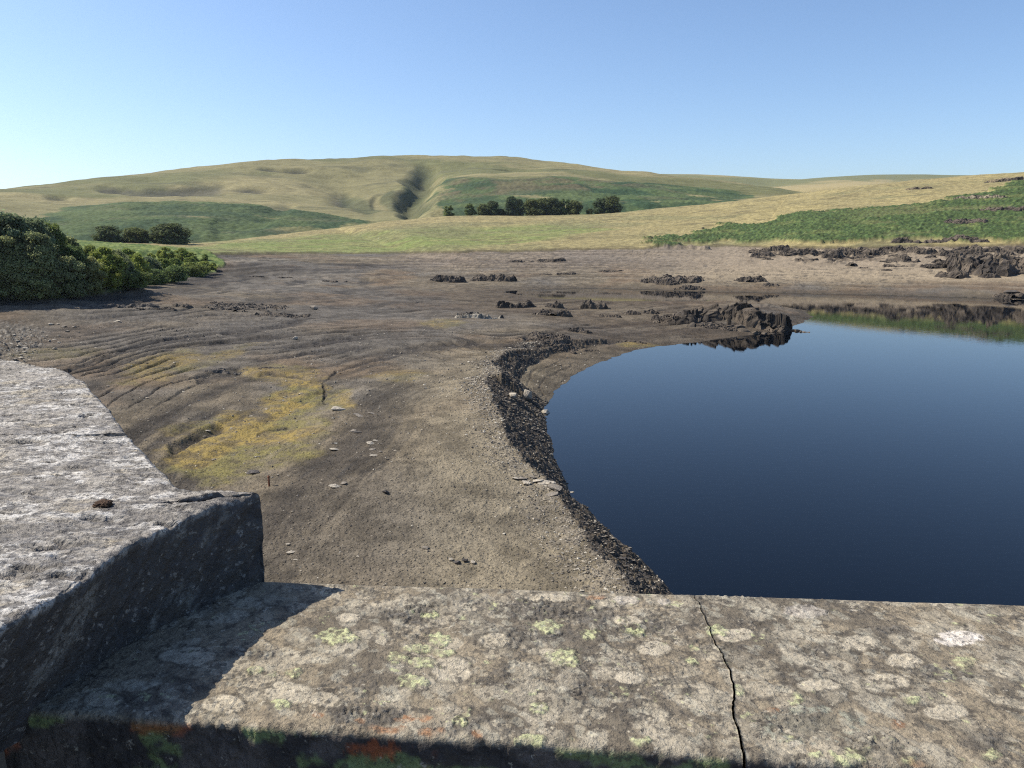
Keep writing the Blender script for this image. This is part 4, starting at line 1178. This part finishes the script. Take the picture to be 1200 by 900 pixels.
for i, x in enumerate(np.linspace(965, 1185, 16)):
    outcrop(float(x) + rs.uniform(-6, 6), 345.5 + (x - 930) * .022, rs.uniform(10, 20), rs.uniform(1.8, 3.2), 700 + i, 'low line of dark stones along the far right waterline', 'stones along the far right waterline', name='waterline_rock', cat='rock', tone2=(.26, .22, .17))

# ------------------------------------------------------------------ iron stake on the mud
m_rust, nt, p = new_mat('rusty_iron')
n = N(nt, 'ShaderNodeTexNoise'); n.inputs['Scale'].default_value = 14; n.inputs['Detail'].default_value = 6
nt.links.new(ramp(nt, n.outputs['Fac'], [(.3, (.10, .035, .018)), (.7, (.22, .085, .04))]), p.inputs['Base Color']); p.inputs['Roughness'].default_value = .9
P = ground_hit(315.5, 570)
t = empty('iron_stake', tuple(P), 'short rusty iron stake standing upright in the mud below the ochre patch', 'stake')
def tube_mesh(name, prof, mat, n=14):
    V = []; F = []
    for j, (r, z) in enumerate(prof):
        for i in range(n):
            a = 2 * math.pi * i / n; V.append((r * math.cos(a), r * math.sin(a), z))
    for j in range(len(prof) - 1):
        for i in range(n):
            F.append((j * n + i, j * n + (i + 1) % n, (j + 1) * n + (i + 1) % n, (j + 1) * n + i))
    return mesh_from(name, V, F, [mat], True)
link('pipe', tube_mesh('pipe', [(.06, -.3), (.058, .3), (.056, .70), (.05, .70), (.045, .6)], m_rust), t)
link('collar', tube_mesh('collar', [(.058, .56), (.078, .56), (.078, .64), (.058, .64)], m_rust), t)
stone(319, 560.5, 4, PALE, 'small pale stone just behind the iron stake')

# ==================================================================================
# THE DAM PARAPET IN THE FOREGROUND
# ==================================================================================
ZL, ZT = 17.1, 17.344
M_STONE = attr_mat('coping_sandstone', rough=.88, spec=.3, grain=((38, .30), (160, .28)), specks=(((34, 34, 34), .56, .61, (.065, .056, .046), .7), ((90, 90, 90), .60, .66, (.06, .055, .05), .7), ((55, 55, 55), .62, .68, (.46, .42, .34), .6)), bumps=((26, .6, .016), (90, .8, .008), (320, .7, .003)))
M_SLATE = attr_mat('coping_gritstone', rough=.62, spec=.5, grain=((30, .30), (140, .30)), specks=(((16, 26, 26), .55, .59, (.060, .052, .045), .8), ((40, 60, 55), .55, .60, (.045, .040, .038), .85), ((60, 120, 110), .56, .62, (.05, .045, .042), .8), ((30, 60, 60), .60, .66, (.58, .56, .52), .3)), bumps=((30, .6, .018), (110, .8, .008), (340, .7, .003)))

def grid_normals(P):
    du = np.gradient(P, axis=0); dv = np.gradient(P, axis=1)
    n = np.cross(du, dv); n /= np.linalg.norm(n, axis=-1)[..., None] + 1e-12
    return n

def far_y(x): return 1.853 - .069 * x
def near_y(x): return 1.238 - .100 * x
CRK = [at(a, b, ZL) for a, b in [(813, 697), (827, 727), (837, 751), (856, 788), (860, 804), (859, 836), (867, 863), (872, 890)]]
def crack_x(t):
    ty = [(far_y(p[0]) - p[1]) / (far_y(p[0]) - near_y(p[0])) for p in CRK]
    base = np.interp(t, ty, [p[0] for p in CRK])
    return base + (vnoise(t * 22, t * 0 + .5, 8) - .5) * .007 + (vnoise(t * 60, t * 0 + .5, 9) - .5) * .004

LICH_Y = [(395, 747, 22, 10), (470, 772, 14, 7), (495, 777, 22, 7), (485, 800, 18, 8), (345, 790, 12, 6), (330, 825, 14, 5), (490, 760, 20, 6), (515, 750, 14, 8), (520, 765, 12, 6), (640, 735, 20, 8), (660, 772, 18, 12), (690, 745, 12, 6), (632, 832, 11, 7), (625, 868, 22, 7), (540, 845, 10, 6),
          (745, 741, 12, 5), (810, 775, 8, 5), (935, 820, 8, 6), (866, 808, 6, 8), (1000, 887, 26, 10), (1070, 822, 10, 6), (1130, 775, 14, 6), (1160, 885, 12, 6), (955, 885, 10, 5), (750, 872, 12, 6), (370, 863, 12, 5), (505, 722, 12, 4), (1065, 890, 10, 5), (840, 740, 12, 7), (300, 785, 10, 5)]
LICH_O = [(480, 842, 24, 5), (455, 855, 30, 6), (420, 845, 8, 5), (500, 858, 20, 7), (560, 862, 8, 9), (372, 838, 7, 4), (905, 832, 9, 4), (1050, 850, 14, 6), (1075, 895, 12, 6), (700, 700, 14, 3), (440, 880, 34, 14), (190, 708, 6, 3)]
LICH_W = [(1125, 748, 28, 9), (943, 718, 25, 8), (733, 703, 16, 5), (778, 705, 8, 3)]
DISCS = [(262, 825, 24, 12), (335, 812, 30, 15), (410, 725, 16, 6), (530, 785, 26, 14), (380, 820, 18, 9), (735, 727, 18, 6), (765, 760, 20, 8), (860, 745, 22, 8), (1005, 755, 24, 9), (1060, 775, 22, 9), (960, 805, 24, 8), (1040, 800, 30, 10), (640, 700, 30, 6), (740, 795, 20, 9), (220, 770, 30, 11), (120, 820, 24, 10), (1110, 835, 26, 9), (580, 750, 20, 9)]
DARKP = [(620, 712, 70, 16), (700, 725, 44, 12), (960, 763, 40, 9), (760, 735, 46, 16), (470, 720, 50, 12), (660, 745, 34, 8), (930, 840, 46, 20), (1110, 790, 50, 10), (1050, 740, 34, 9), (600, 745, 46, 14), (300, 765, 34, 10), (440, 840, 40, 12), (540, 850, 34, 10), (680, 810, 26, 12), (1020, 870, 40, 12), (860, 700, 50, 5), (1150, 870, 40, 14), (560, 800, 20, 8)]

def blob_mask(LST, PX, PY, X, Y, seed, fr=70, amp=1.1, lo=1.1, hi=.6):
    m = np.zeros_like(PX)
    n = fbm(X * fr, Y * fr, 4, seed, .6) - .5
    for cx, cy, rx, ry in LST:
        sel = (np.abs(PX - cx) < rx * 2.2) & (np.abs(PY - cy) < ry * 2.4)
        if not sel.any(): continue
        d = np.hypot((PX[sel] - cx) / rx, (PY[sel] - cy) / ry) + n[sel] * amp
        m[sel] = np.maximum(m[sel], smooth(lo, hi, d))
    return m

def low_slab(name, x0f, x1f, nx, label, seed):
    prof = [(0, -.30, 0), (0, -.15, 0), (0, -.05, 0), (0, -.012, 0), (.004, -.002, 0)]
    tt = np.concatenate([[0, 0, 0, 0, .006], np.linspace(.02, .975, 240), [.985, .993, .998, 1, 1], np.full(34, 1.0)])
    zz = np.concatenate([[-.30, -.15, -.05, -.012, -.002], np.zeros(240), [-.001, -.004, -.009, -.016, -.022], np.linspace(-.03, -.30, 34)])
    Tt, u = np.meshgrid(tt, np.linspace(0, 1, nx), indexing='ij')
    xa = x0f(Tt); xb = x1f(Tt)
    Xs = xa + (xb - xa) * u
    Ys = far_y(Xs) + (near_y(Xs) - far_y(Xs)) * Tt
    Zs = ZL + zz[:, None] + 0 * Xs
    arc_ = np.concatenate([[0], np.cumsum(np.hypot(np.diff(tt) * .62, np.diff(zz)))])[:, None] + 0 * Xs
    # worn edge at the crack and ragged front arris
    P = np.stack([Xs, Ys, Zs], -1)
    nrm = grid_normals(P); nrm = np.where((nrm[..., 2:] < -.01), -nrm, nrm)
    if nrm[120, nx // 2, 2] < 0: nrm = -nrm
    front = smooth(.97, 1.0, Tt)
    px, py = project(Xs, Ys, Zs)
    dark = blob_mask(DARKP, px, py, Xs, arc_, 21, 14, 1.4, 1.2, .4)
    ly = blob_mask(LICH_Y, px, py, Xs, arc_, 22, 60, 1.5, .98, .82)
    ly2 = smooth(.70, .73, fbm(Xs * 20, arc_ * 20, 4, 23) * .55 + fbm(Xs * 75, arc_ * 75, 3, 24) * .45)
    lo_ = blob_mask(LICH_O, px, py, Xs, arc_, 25, 55, 1.5, 1.0, .5)
    lw = blob_mask(LICH_W, px, py, Xs, arc_, 26, 40, .7, 1.05, .9)
    di = blob_mask(DISCS, px, py, Xs, arc_, 27, 22, .7, 1.05, .85)
    f1, f2, ci = worley(Xs * 11 + (fbm(Xs * 9, arc_ * 9, 3, 28) - .5) * 1.5, arc_ * 11 + (fbm(Xs * 9, arc_ * 9, 3, 29) - .5) * 1.5, 30)
    pale = smooth(.52, .40, f1) * (ci > .45)
    wq = (fbm(Xs * 26, arc_ * 26, 3, 47) - .5) * .9
    h1, h2, hc = worley(Xs * 15 + wq, arc_ * 13 + wq, 48)
    k1, k2, kc = worley(Xs * 34 + wq * 1.5, arc_ * 30 + wq * 1.5, 49)
    ros = smooth(.50, .43, h1) * (hc > .35); rim = smooth(.05, .015, np.abs(h1 - .47)) * (hc > .35)
    ros2 = smooth(.42, .34, k1) * (kc > .62)
    nz = fbm(Xs * 6, arc_ * 6, 5, 31, .6)
    wart = ridged(Xs * 85, arc_ * 85, 3, 32)
    gran = fbm(Xs * 60, arc_ * 60, 4, 33, .65) - .5
    crust = smooth(.48, .62, fbm(Xs * 9, arc_ * 9, 4, 34))
    d = gran * .0045 + (nz - .5) * .010
    d += dark * (wart - .5) * .008 + crust * (wart - .4) * .005 + ros * .0009 + ly * .0025 + lw * .0012 + di * .0008
    d += front * ((ridged(Xs * 18, arc_ * 18, 4, 35) - .5) * .006 + (fbm(Xs * 60, arc_ * 60, 3, 36) - .5) * .006)
    d *= smooth(0, .02, Tt) * .9 + .1
    P = P + nrm * d[..., None]
    c = np.broadcast_to(C((.235, .196, .140)), P.shape).copy()
    c = cm(c, C((.120, .102, .078)), smooth(.45, .60, nz) * .85)
    c = cm(c, C((.37, .33, .255)), np.clip(pale * .65, 0, 1))
    c = cm(c, C((.095, .085, .072)), np.clip(crust * .75 * smooth(.25, .6, wart) + dark * .85, 0, 1))
    c = cm(c, C((.16, .15, .135)), dark * smooth(.5, .75, wart) * .6)
    tone_ = (.55 + .8 * hc)
    c = cm(c, C((.31, .28, .22)) * tone_[..., None], ros * .45 * smooth(.35, .6, fbm(Xs * 4 + 3, arc_ * 4, 3, 52)))
    c = cm(c, C((.085, .078, .066)), rim * .45)
    c = cm(c, C((.38, .36, .29)), ros2 * .4 * smooth(.45, .6, nz + .1))
    c = cm(c, C((.40, .355, .275)), di * .85)
    drm = blob_mask(DISCS, px, py, Xs, arc_, 27, 22, .7, 1.25, 1.1) - di
    c = cm(c, C((.080, .070, .055)), np.clip(drm, 0, 1) * .5)
    lyb = smooth(.42, .54, fbm(Xs * 110, arc_ * 110, 3, 50))
    c = cm(c, C((.41, .42, .24)), np.clip(ly + ly2 * (1 - front) * .8, 0, 1) * (.25 + .7 * lyb))
    c = cm(c, C((.10, .095, .075)), np.clip(blob_mask(LICH_Y, px, py, Xs, arc_, 22, 60, 1.5, 1.15, 1.0) - ly, 0, 1) * .5)
    c = cm(c, C((.26, .14, .075)), np.clip(lo_, 0, 1) * (.3 + .6 * smooth(.4, .6, fbm(Xs * 70, arc_ * 70, 3, 44))))
    c = cm(c, C((.58, .53, .47)), lw * (.35 + .5 * (np.hypot((px - 1125) / 30, (py - 748) / 11) < 1.2)))
    fc = cm(np.broadcast_to(C((.11, .095, .085)), P.shape), C((.05, .045, .043)), smooth(.35, .6, fbm(Xs * 12, arc_ * 12, 4, 37)))  # front face is in shade; its darker base brown paints that in
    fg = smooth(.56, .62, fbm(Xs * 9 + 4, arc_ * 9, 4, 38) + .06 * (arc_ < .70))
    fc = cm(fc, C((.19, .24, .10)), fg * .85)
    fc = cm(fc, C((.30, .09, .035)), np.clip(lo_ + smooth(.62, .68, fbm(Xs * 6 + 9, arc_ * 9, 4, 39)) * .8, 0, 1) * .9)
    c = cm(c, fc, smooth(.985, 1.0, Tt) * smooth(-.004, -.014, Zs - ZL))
    c *= (.8 + .4 * fbm(Xs * 30, arc_ * 30, 4, 40, .6))[..., None]
    if seed == 1:      # bird-lime pale grey-green ring crust belongs to the right stone only
        pass
    else:
        rg = np.hypot((px - 950) / 62, (py - 850) / 22); n4 = fbm(Xs * 50, arc_ * 50, 3, 41) - .5
        ring = smooth(.22, .1, np.abs(rg + n4 * .5 - .85))
        c = cm(c, C((.28, .29, .23)), ring * .65 * smooth(.42, .6, fbm(Xs * 90, arc_ * 90, 3, 43)))
        c = cm(c, C((.12, .115, .09)), smooth(.8, .3, rg + n4) * .5)
    nt_, nx_ = Tt.shape
    F = grid_faces(nt_, nx_)
    V = P.reshape(-1, 3)
    # end caps: inner ring set back, closing the stone
    faces = [F]
    VV = [V]
    base = len(V)
    ctr_pts = []
    for col_i, sgn in ((0, 1), (nx_ - 1, -1)):
        ring_ = P[:, col_i, :].copy()
        inn = ring_.copy(); cy = (ring_[0, 1] + ring_[-1, 1]) / 2
        # straight-down wall from the top edge to the bottom level
        inn[:, 2] = np.minimum(ring_[:, 2], ZL - .30)
        VV.append(inn)
        a = np.arange(nt_ - 1) * nx_ + col_i; b_ = base + np.arange(nt_ - 1)
        q_ = np.stack([a, a + nx_, b_ + 1, b_], 1)
        faces.append(q_ if sgn > 0 else q_[:, ::-1]); base += nt_
    V = np.concatenate(VV); F = np.concatenate(faces)
    cc = np.concatenate([c.reshape(-1, 3), np.full((nt_ * 2, 3), .07)])
    if True:
        org = np.array([float(np.mean(Xs)), 1.5, ZL - .30])
    me = mesh_from(name, V - org, F, [M_STONE], True, cc)
    link(name, me, None, label, 'coping stone', 'coping stones of the dam parapet', loc=tuple(org))

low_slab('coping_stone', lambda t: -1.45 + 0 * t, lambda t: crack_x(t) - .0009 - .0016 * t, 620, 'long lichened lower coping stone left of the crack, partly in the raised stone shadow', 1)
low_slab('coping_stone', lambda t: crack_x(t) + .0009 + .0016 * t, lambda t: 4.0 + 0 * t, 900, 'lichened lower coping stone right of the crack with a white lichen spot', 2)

# raised coping at the left
KEY = [(-1.02, -.60, -.9, 0), (-.93, .60, .0, 0)] + [(*at(a, b, ZT)[:2], q, 1) for a, b, q in [(0, 742, .3), (40, 716, .42), (77, 693, .55), (118, 664, .68), (160, 637, .82), (207, 613, .95), (255, 592, 1.1), (305, 577, 1.25), (260, 573, 1.65), (212, 570, 2.05), (180, 540, 2.25), (150, 508, 2.45), (124, 474, 2.9), (100, 447, 3.5), (82, 437, 3.75), (62, 430, 3.95), (0, 419.5, 4.3)]] + [(-3.6, 4.32, 4.7, 1)]
MID_LINE = {0: (-1.6, -.8), 1: (-1.5, .30), 2: (-1.40, .82), 3: (-1.38, .93), 4: (-1.36, 1.05), 5: (-1.34, 1.17), 6: (-1.32, 1.29), 7: (-1.30, 1.42), 8: (-1.30, 1.53), 9: (-1.30, 1.62), 10: (-1.33, 1.75), 11: (-1.40, 1.93), 12: (-1.55, 2.15), 13: (-1.80, 2.47)}
def raised(name, i0, i1, g0, g1, label, corner):
    K = KEY[i0:i1 + 1]
    kx = np.array([k[0] for k in K]); ky = np.array([k[1] for k in K]); kq = np.array([k[2] for k in K])
    s = np.concatenate([[0], np.cumsum(np.hypot(np.diff(kx), np.diff(ky)))])
    ss = np.unique(np.concatenate([np.arange(0, s[-1], .0048), s]))
    bx = np.interp(ss, s, kx); by = np.interp(ss, s, ky); qy = np.interp(ss, s, kq)
    by = by + g0 * (ss == ss[0]) - g1 * (ss == ss[-1])
    wob_ = (fbm(ss * 5, ss * 0 + .3, 4, 55) - .5) * .012
    tx = np.gradient(bx); ty = np.gradient(by); tl = np.hypot(tx, ty) + 1e-9
    nxn, nyn = ty / tl, -tx / tl
    kern = np.ones(9) / 9
    nxn = np.convolve(np.pad(nxn, 4, mode='edge'), kern, 'valid'); nyn = np.convolve(np.pad(nyn, 4, mode='edge'), kern, 'valid')
    # round the sharp plan corner a hair
    bx = bx + nxn * wob_; by = by + nyn * wob_
    face_z = np.concatenate([np.linspace(-.30, -.035, 44), [-.026, -.017, -.010, -.005, -.002, 0]])
    face_o = np.concatenate([np.zeros(44), [0, -.001, -.003, -.006, -.010, -.016]])
    uu = (np.linspace(0, 1, 330)[1:]) ** 1.25
    nS = len(ss); nV = len(face_z) + len(uu)
    Xs = np.zeros((nS, nV)); Ys = np.zeros((nS, nV)); Zs = np.zeros((nS, nV))
    under = np.interp(by, [.6, 1.3, 1.85, 5], [.14, .10, 0.0, 0]) * corner
    nf = len(face_z)
    for j in range(nf):
        k = -face_z[j] / .244
        Xs[:, j] = bx + nxn * face_o[j] - under * np.clip(k, 0, 1.2); Ys[:, j] = by + nyn * face_o[j]; Zs[:, j] = face_z[j]
    x1 = bx - nxn * .016; y1 = by - nyn * .016
    mk = [MID_LINE.get(i, (K_[0] - .55, K_[1] + .0)) for i, K_ in zip(range(i0, i1 + 1), K)]
    MX = np.interp(ss, s, [m[0] for m in mk]); MY = np.interp(ss, s, [m[1] for m in mk]) + g0 * (ss == ss[0]) - g1 * (ss == ss[-1])
    LX = -3.9 - .25 * qy
    for j, u in enumerate(uu):
        if u < .22:
            k = u / .22; Xs[:, nf + j] = x1 + (MX - x1) * k; Ys[:, nf + j] = y1 + (MY - y1) * k
        else:
            k = (u - .22) / .78; Xs[:, nf + j] = MX + (LX - MX) * k; Ys[:, nf + j] = MY + (qy - MY) * k
        Zs[:, nf + j] = 0
    Zs = Zs + ZT
    P = np.stack([Xs, Ys, Zs], -1)
    nrm = grid_normals(P)
    if nrm[nS // 2, nf + 40, 2] < 0: nrm = -nrm
    topm = smooth(-.02, 0, Zs - ZT); facem = 1 - topm
    A = Xs; B_ = Ys + (ZT - Zs)
    # cleaved, pitted top: ragged plates running across
    ca, sa = math.cos(.12), math.sin(.12)
    p_ = A * ca + B_ * sa; q_ = -A * sa + B_ * ca
    lay = fbm(p_ * 3.0, q_ * 9.0, 5, 61, .6)
    plate = np.floor(lay * 11) / 11 + smooth(.0, .5, (lay * 11) % 1.0) / 11
    pit = smooth(.60, .74, fbm(p_ * 9, q_ * 26, 5, 62, .62))
    fine = fbm(p_ * 42, q_ * 70, 4, 63, .65) - .5
    rg_ = ridged(p_ * 24, q_ * 48, 4, 64) - .5
    d = topm * ((plate - .5) * .026 - pit * .012 + fine * .008 + rg_ * .0055)
    d += facem * ((fbm(A * 7, B_ * 7, 5, 65) - .5) * .02 + (ridged(A * 26 + Ys * 26, B_ * 26, 4, 66) - .5) * .009)
    edge = smooth(.06, 0, np.abs(Zs - ZT)) * 1.0
    P = P + nrm * d[..., None]
    # colours
    px, py = project(Xs, Ys, Zs)
    c = np.broadcast_to(C((.270, .245, .212)), P.shape).copy()
    c = cm(c, C((.46, .44, .41)), smooth(.50, .62, fbm(p_ * 7, q_ * 12, 5, 71, .6)) * .9)
    c = cm(c, C((.13, .115, .10)), smooth(.48, .60, fbm(p_ * 8, q_ * 16, 5, 72, .6)) * .75)
    c = cm(c, C((.075, .066, .062)), np.clip(pit * .85, 0, 1))
    c = cm(c, C((.055, .05, .05)), smooth(.64, .70, fbm(p_ * 20, q_ * 55, 4, 73, .6)) * .8)
    c = cm(c, C((.33, .27, .17)), smooth(.60, .70, fbm(p_ * 6, q_ * 9, 4, 74)) * .5)
    fc = cm(np.broadcast_to(C((.060, .058, .058)), P.shape), C((.15, .145, .135)), smooth(.52, .66, fbm(A * 10 + Ys * 8, B_ * 10, 5, 75, .6)))  # side face coloured far darker than the top to carry its shade
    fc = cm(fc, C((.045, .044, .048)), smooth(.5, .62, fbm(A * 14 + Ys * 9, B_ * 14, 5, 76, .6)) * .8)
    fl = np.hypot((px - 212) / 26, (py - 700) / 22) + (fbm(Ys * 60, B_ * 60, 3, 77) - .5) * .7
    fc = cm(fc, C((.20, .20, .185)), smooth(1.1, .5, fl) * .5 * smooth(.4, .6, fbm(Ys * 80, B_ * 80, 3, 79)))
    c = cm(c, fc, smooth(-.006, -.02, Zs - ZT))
    c *= (.78 + .44 * fbm(p_ * 60, q_ * 60, 3, 78, .6))[..., None]
    F = grid_faces(nS, nV)
    V = P.reshape(-1, 3)
    VV = [V]; FF = [F]; base = len(V)
    for row, sgn in ((0, 1), (nS - 1, -1)):
        r0 = P[row].copy(); inn = r0.copy(); inn[:, 2] = ZT - .30
        VV.append(inn); a = row * nV + np.arange(nV - 1); b_ = base + np.arange(nV - 1)
        q4 = np.stack([a, b_, b_ + 1, a + 1], 1)
        FF.append(q4 if sgn > 0 else q4[:, ::-1]); base += nV
    V = np.concatenate(VV); F = np.concatenate(FF)
    cc = np.concatenate([c.reshape(-1, 3), np.full((nV * 2, 3), .08)])
    org = np.array([float(Xs.mean()), float(Ys.mean()), ZT - .30])
    nsgn = np.cross(P[1, nf + 40] - P[0, nf + 40], P[0, nf + 41] - P[0, nf + 40])[2]
    me = mesh_from(name, V - org, F if nsgn > 0 else F[:, ::-1], [M_SLATE], True, cc)
    link(name, me, None, label, 'coping stone', 'coping stones of the dam parapet', loc=tuple(org))
J = 13
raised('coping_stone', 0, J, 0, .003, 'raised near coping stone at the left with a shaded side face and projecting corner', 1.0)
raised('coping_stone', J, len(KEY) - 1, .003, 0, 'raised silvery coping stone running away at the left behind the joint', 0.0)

# clump of dried moss lying on the raised coping
bm = bmesh.new(); bmesh.ops.create_icosphere(bm, subdivisions=4, radius=.019)
co = np.array([v.co[:] for v in bm.verts])
nn = 1 + .55 * (fbm(co[:, 0] * 160 + 9, co[:, 1] * 160 + co[:, 2] * 90, 4, 5) - .5) + .3 * (vnoise(co[:, 0] * 420, co[:, 1] * 420 + co[:, 2] * 300, 6) - .5)
for v, k in zip(bm.verts, nn): v.co = (v.co.x * k * 1.1, v.co.y * k, v.co.z * k * .55)
me = bpy.data.meshes.new('moss_clump'); bm.to_mesh(me); bm.free()
m_moss, nt, p = new_mat('dried_moss'); p.inputs['Base Color'].default_value = (.055, .030, .016, 1); p.inputs['Roughness'].default_value = 1
me.materials.append(m_moss)
Q = at(121, 594, ZT)
link('moss_clump', me, None, 'small dark brown clump of dried moss on the raised coping', 'moss', loc=(Q[0], Q[1], ZT + .006))

# the masonry below the copings
m_wall, nt, p = new_mat('dam_masonry')
tc = N(nt, 'ShaderNodeTexCoord')
br = N(nt, 'ShaderNodeTexBrick')
br.inputs['Color1'].default_value = (.20, .175, .145, 1); br.inputs['Color2'].default_value = (.13, .12, .105, 1); br.inputs['Mortar'].default_value = (.09, .085, .08, 1)
br.inputs['Scale'].default_value = 1.0; br.inputs['Brick Width'].default_value = .9; br.inputs['Row Height'].default_value = .45; br.inputs['Mortar Size'].default_value = .015
mp = N(nt, 'ShaderNodeMapping'); mp.inputs['Rotation'].default_value = (math.radians(90), 0, 0)
nt.links.new(tc.outputs['Object'], mp.inputs[0]); nt.links.new(mp.outputs[0], br.inputs['Vector'])
nt.links.new(br.outputs['Color'], p.inputs['Base Color']); p.inputs['Roughness'].default_value = .9
bb = N(nt, 'ShaderNodeBump'); bb.inputs['Strength'].default_value = .6; bb.inputs['Distance'].default_value = .03
nt.links.new(br.outputs['Fac'], bb.inputs['Height']); bb.invert = True; nt.links.new(bb.outputs[0], p.inputs['Normal'])
def prism(bm, poly, z0, z1):
    a = [bm.verts.new((x, y, z0)) for x, y in poly]; b = [bm.verts.new((x, y, z1)) for x, y in poly]
    n = len(poly)
    bm.faces.new(a[::-1]); bm.faces.new(b)
    for i in range(n): bm.faces.new((a[i], a[(i + 1) % n], b[(i + 1) % n], b[i]))
bm = bmesh.new()
prism(bm, [(-.9, near_y(-.9) + .05), (3.95, near_y(3.95) + .05), (3.95, far_y(3.95) - .04), (-.9, far_y(-.9) - .04)], -6, ZL - .302)
left = [(k[0] - .16, k[1] - .04) for k in KEY[1:]]
prism(bm, [(-4.6, .55)] + left + [(-5.0, 4.5)], -6, ZT - .302)
prism(bm, [(-60, -7), (60, -7), (60, 1.2), (-60, 1.2)], -6.01, H - 1.75)
bmesh.ops.recalc_face_normals(bm, faces=bm.faces)
me = bpy.data.meshes.new('dam_wall'); bm.to_mesh(me); bm.free(); me.materials.append(m_wall)
link('dam_wall', me, None, 'grey stone masonry of the dam carrying the coping stones', 'dam')
m_walk, nt, p = new_mat('walkway'); p.inputs['Base Color'].default_value = (.16, .15, .14, 1); p.inputs['Roughness'].default_value = .95
me = mesh_from('walkway', [(-60, -7, 0), (60, -7, 0), (60, 1.0, 0), (-60, 1.0, 0)], [[0, 1, 2, 3]], [m_walk], False)
link('walkway', me, kind='structure', loc=(0, 0, H - 1.745))

# ------------------------------------------------------------------ air
zs = [v for o in COL.objects if o.type == 'MESH' and o.get('kind') == 'structure' for v in (min(c[2] for c in o.bound_box), max(c[2] for c in o.bound_box))]
HAZE_LOW, HAZE_TOP = min(zs) - 1, max(zs) + 12
print('haze', HAZE_LOW, HAZE_TOP)
m_haze = bpy.data.materials.new('haze'); m_haze.use_nodes = True
nt = m_haze.node_tree; nt.nodes.clear()
pv = N(nt, 'ShaderNodeVolumePrincipled'); pv.inputs['Color'].default_value = (.62, .74, .92, 1); pv.inputs['Density'].default_value = HAZE; pv.inputs['Anisotropy'].default_value = .35
ou = N(nt, 'ShaderNodeOutputMaterial'); nt.links.new(pv.outputs[0], ou.inputs['Volume'])
bm = bmesh.new()
prism(bm, [(-5200, -300), (5200, -300), (5200, 4800), (-5200, 4800)], HAZE_LOW, HAZE_TOP)
bmesh.ops.recalc_face_normals(bm, faces=bm.faces)
me = bpy.data.meshes.new('haze'); bm.to_mesh(me); bm.free(); me.materials.append(m_haze)
link('haze', me, label='thin summer haze in the air over the valley', cat='haze', kind='stuff')
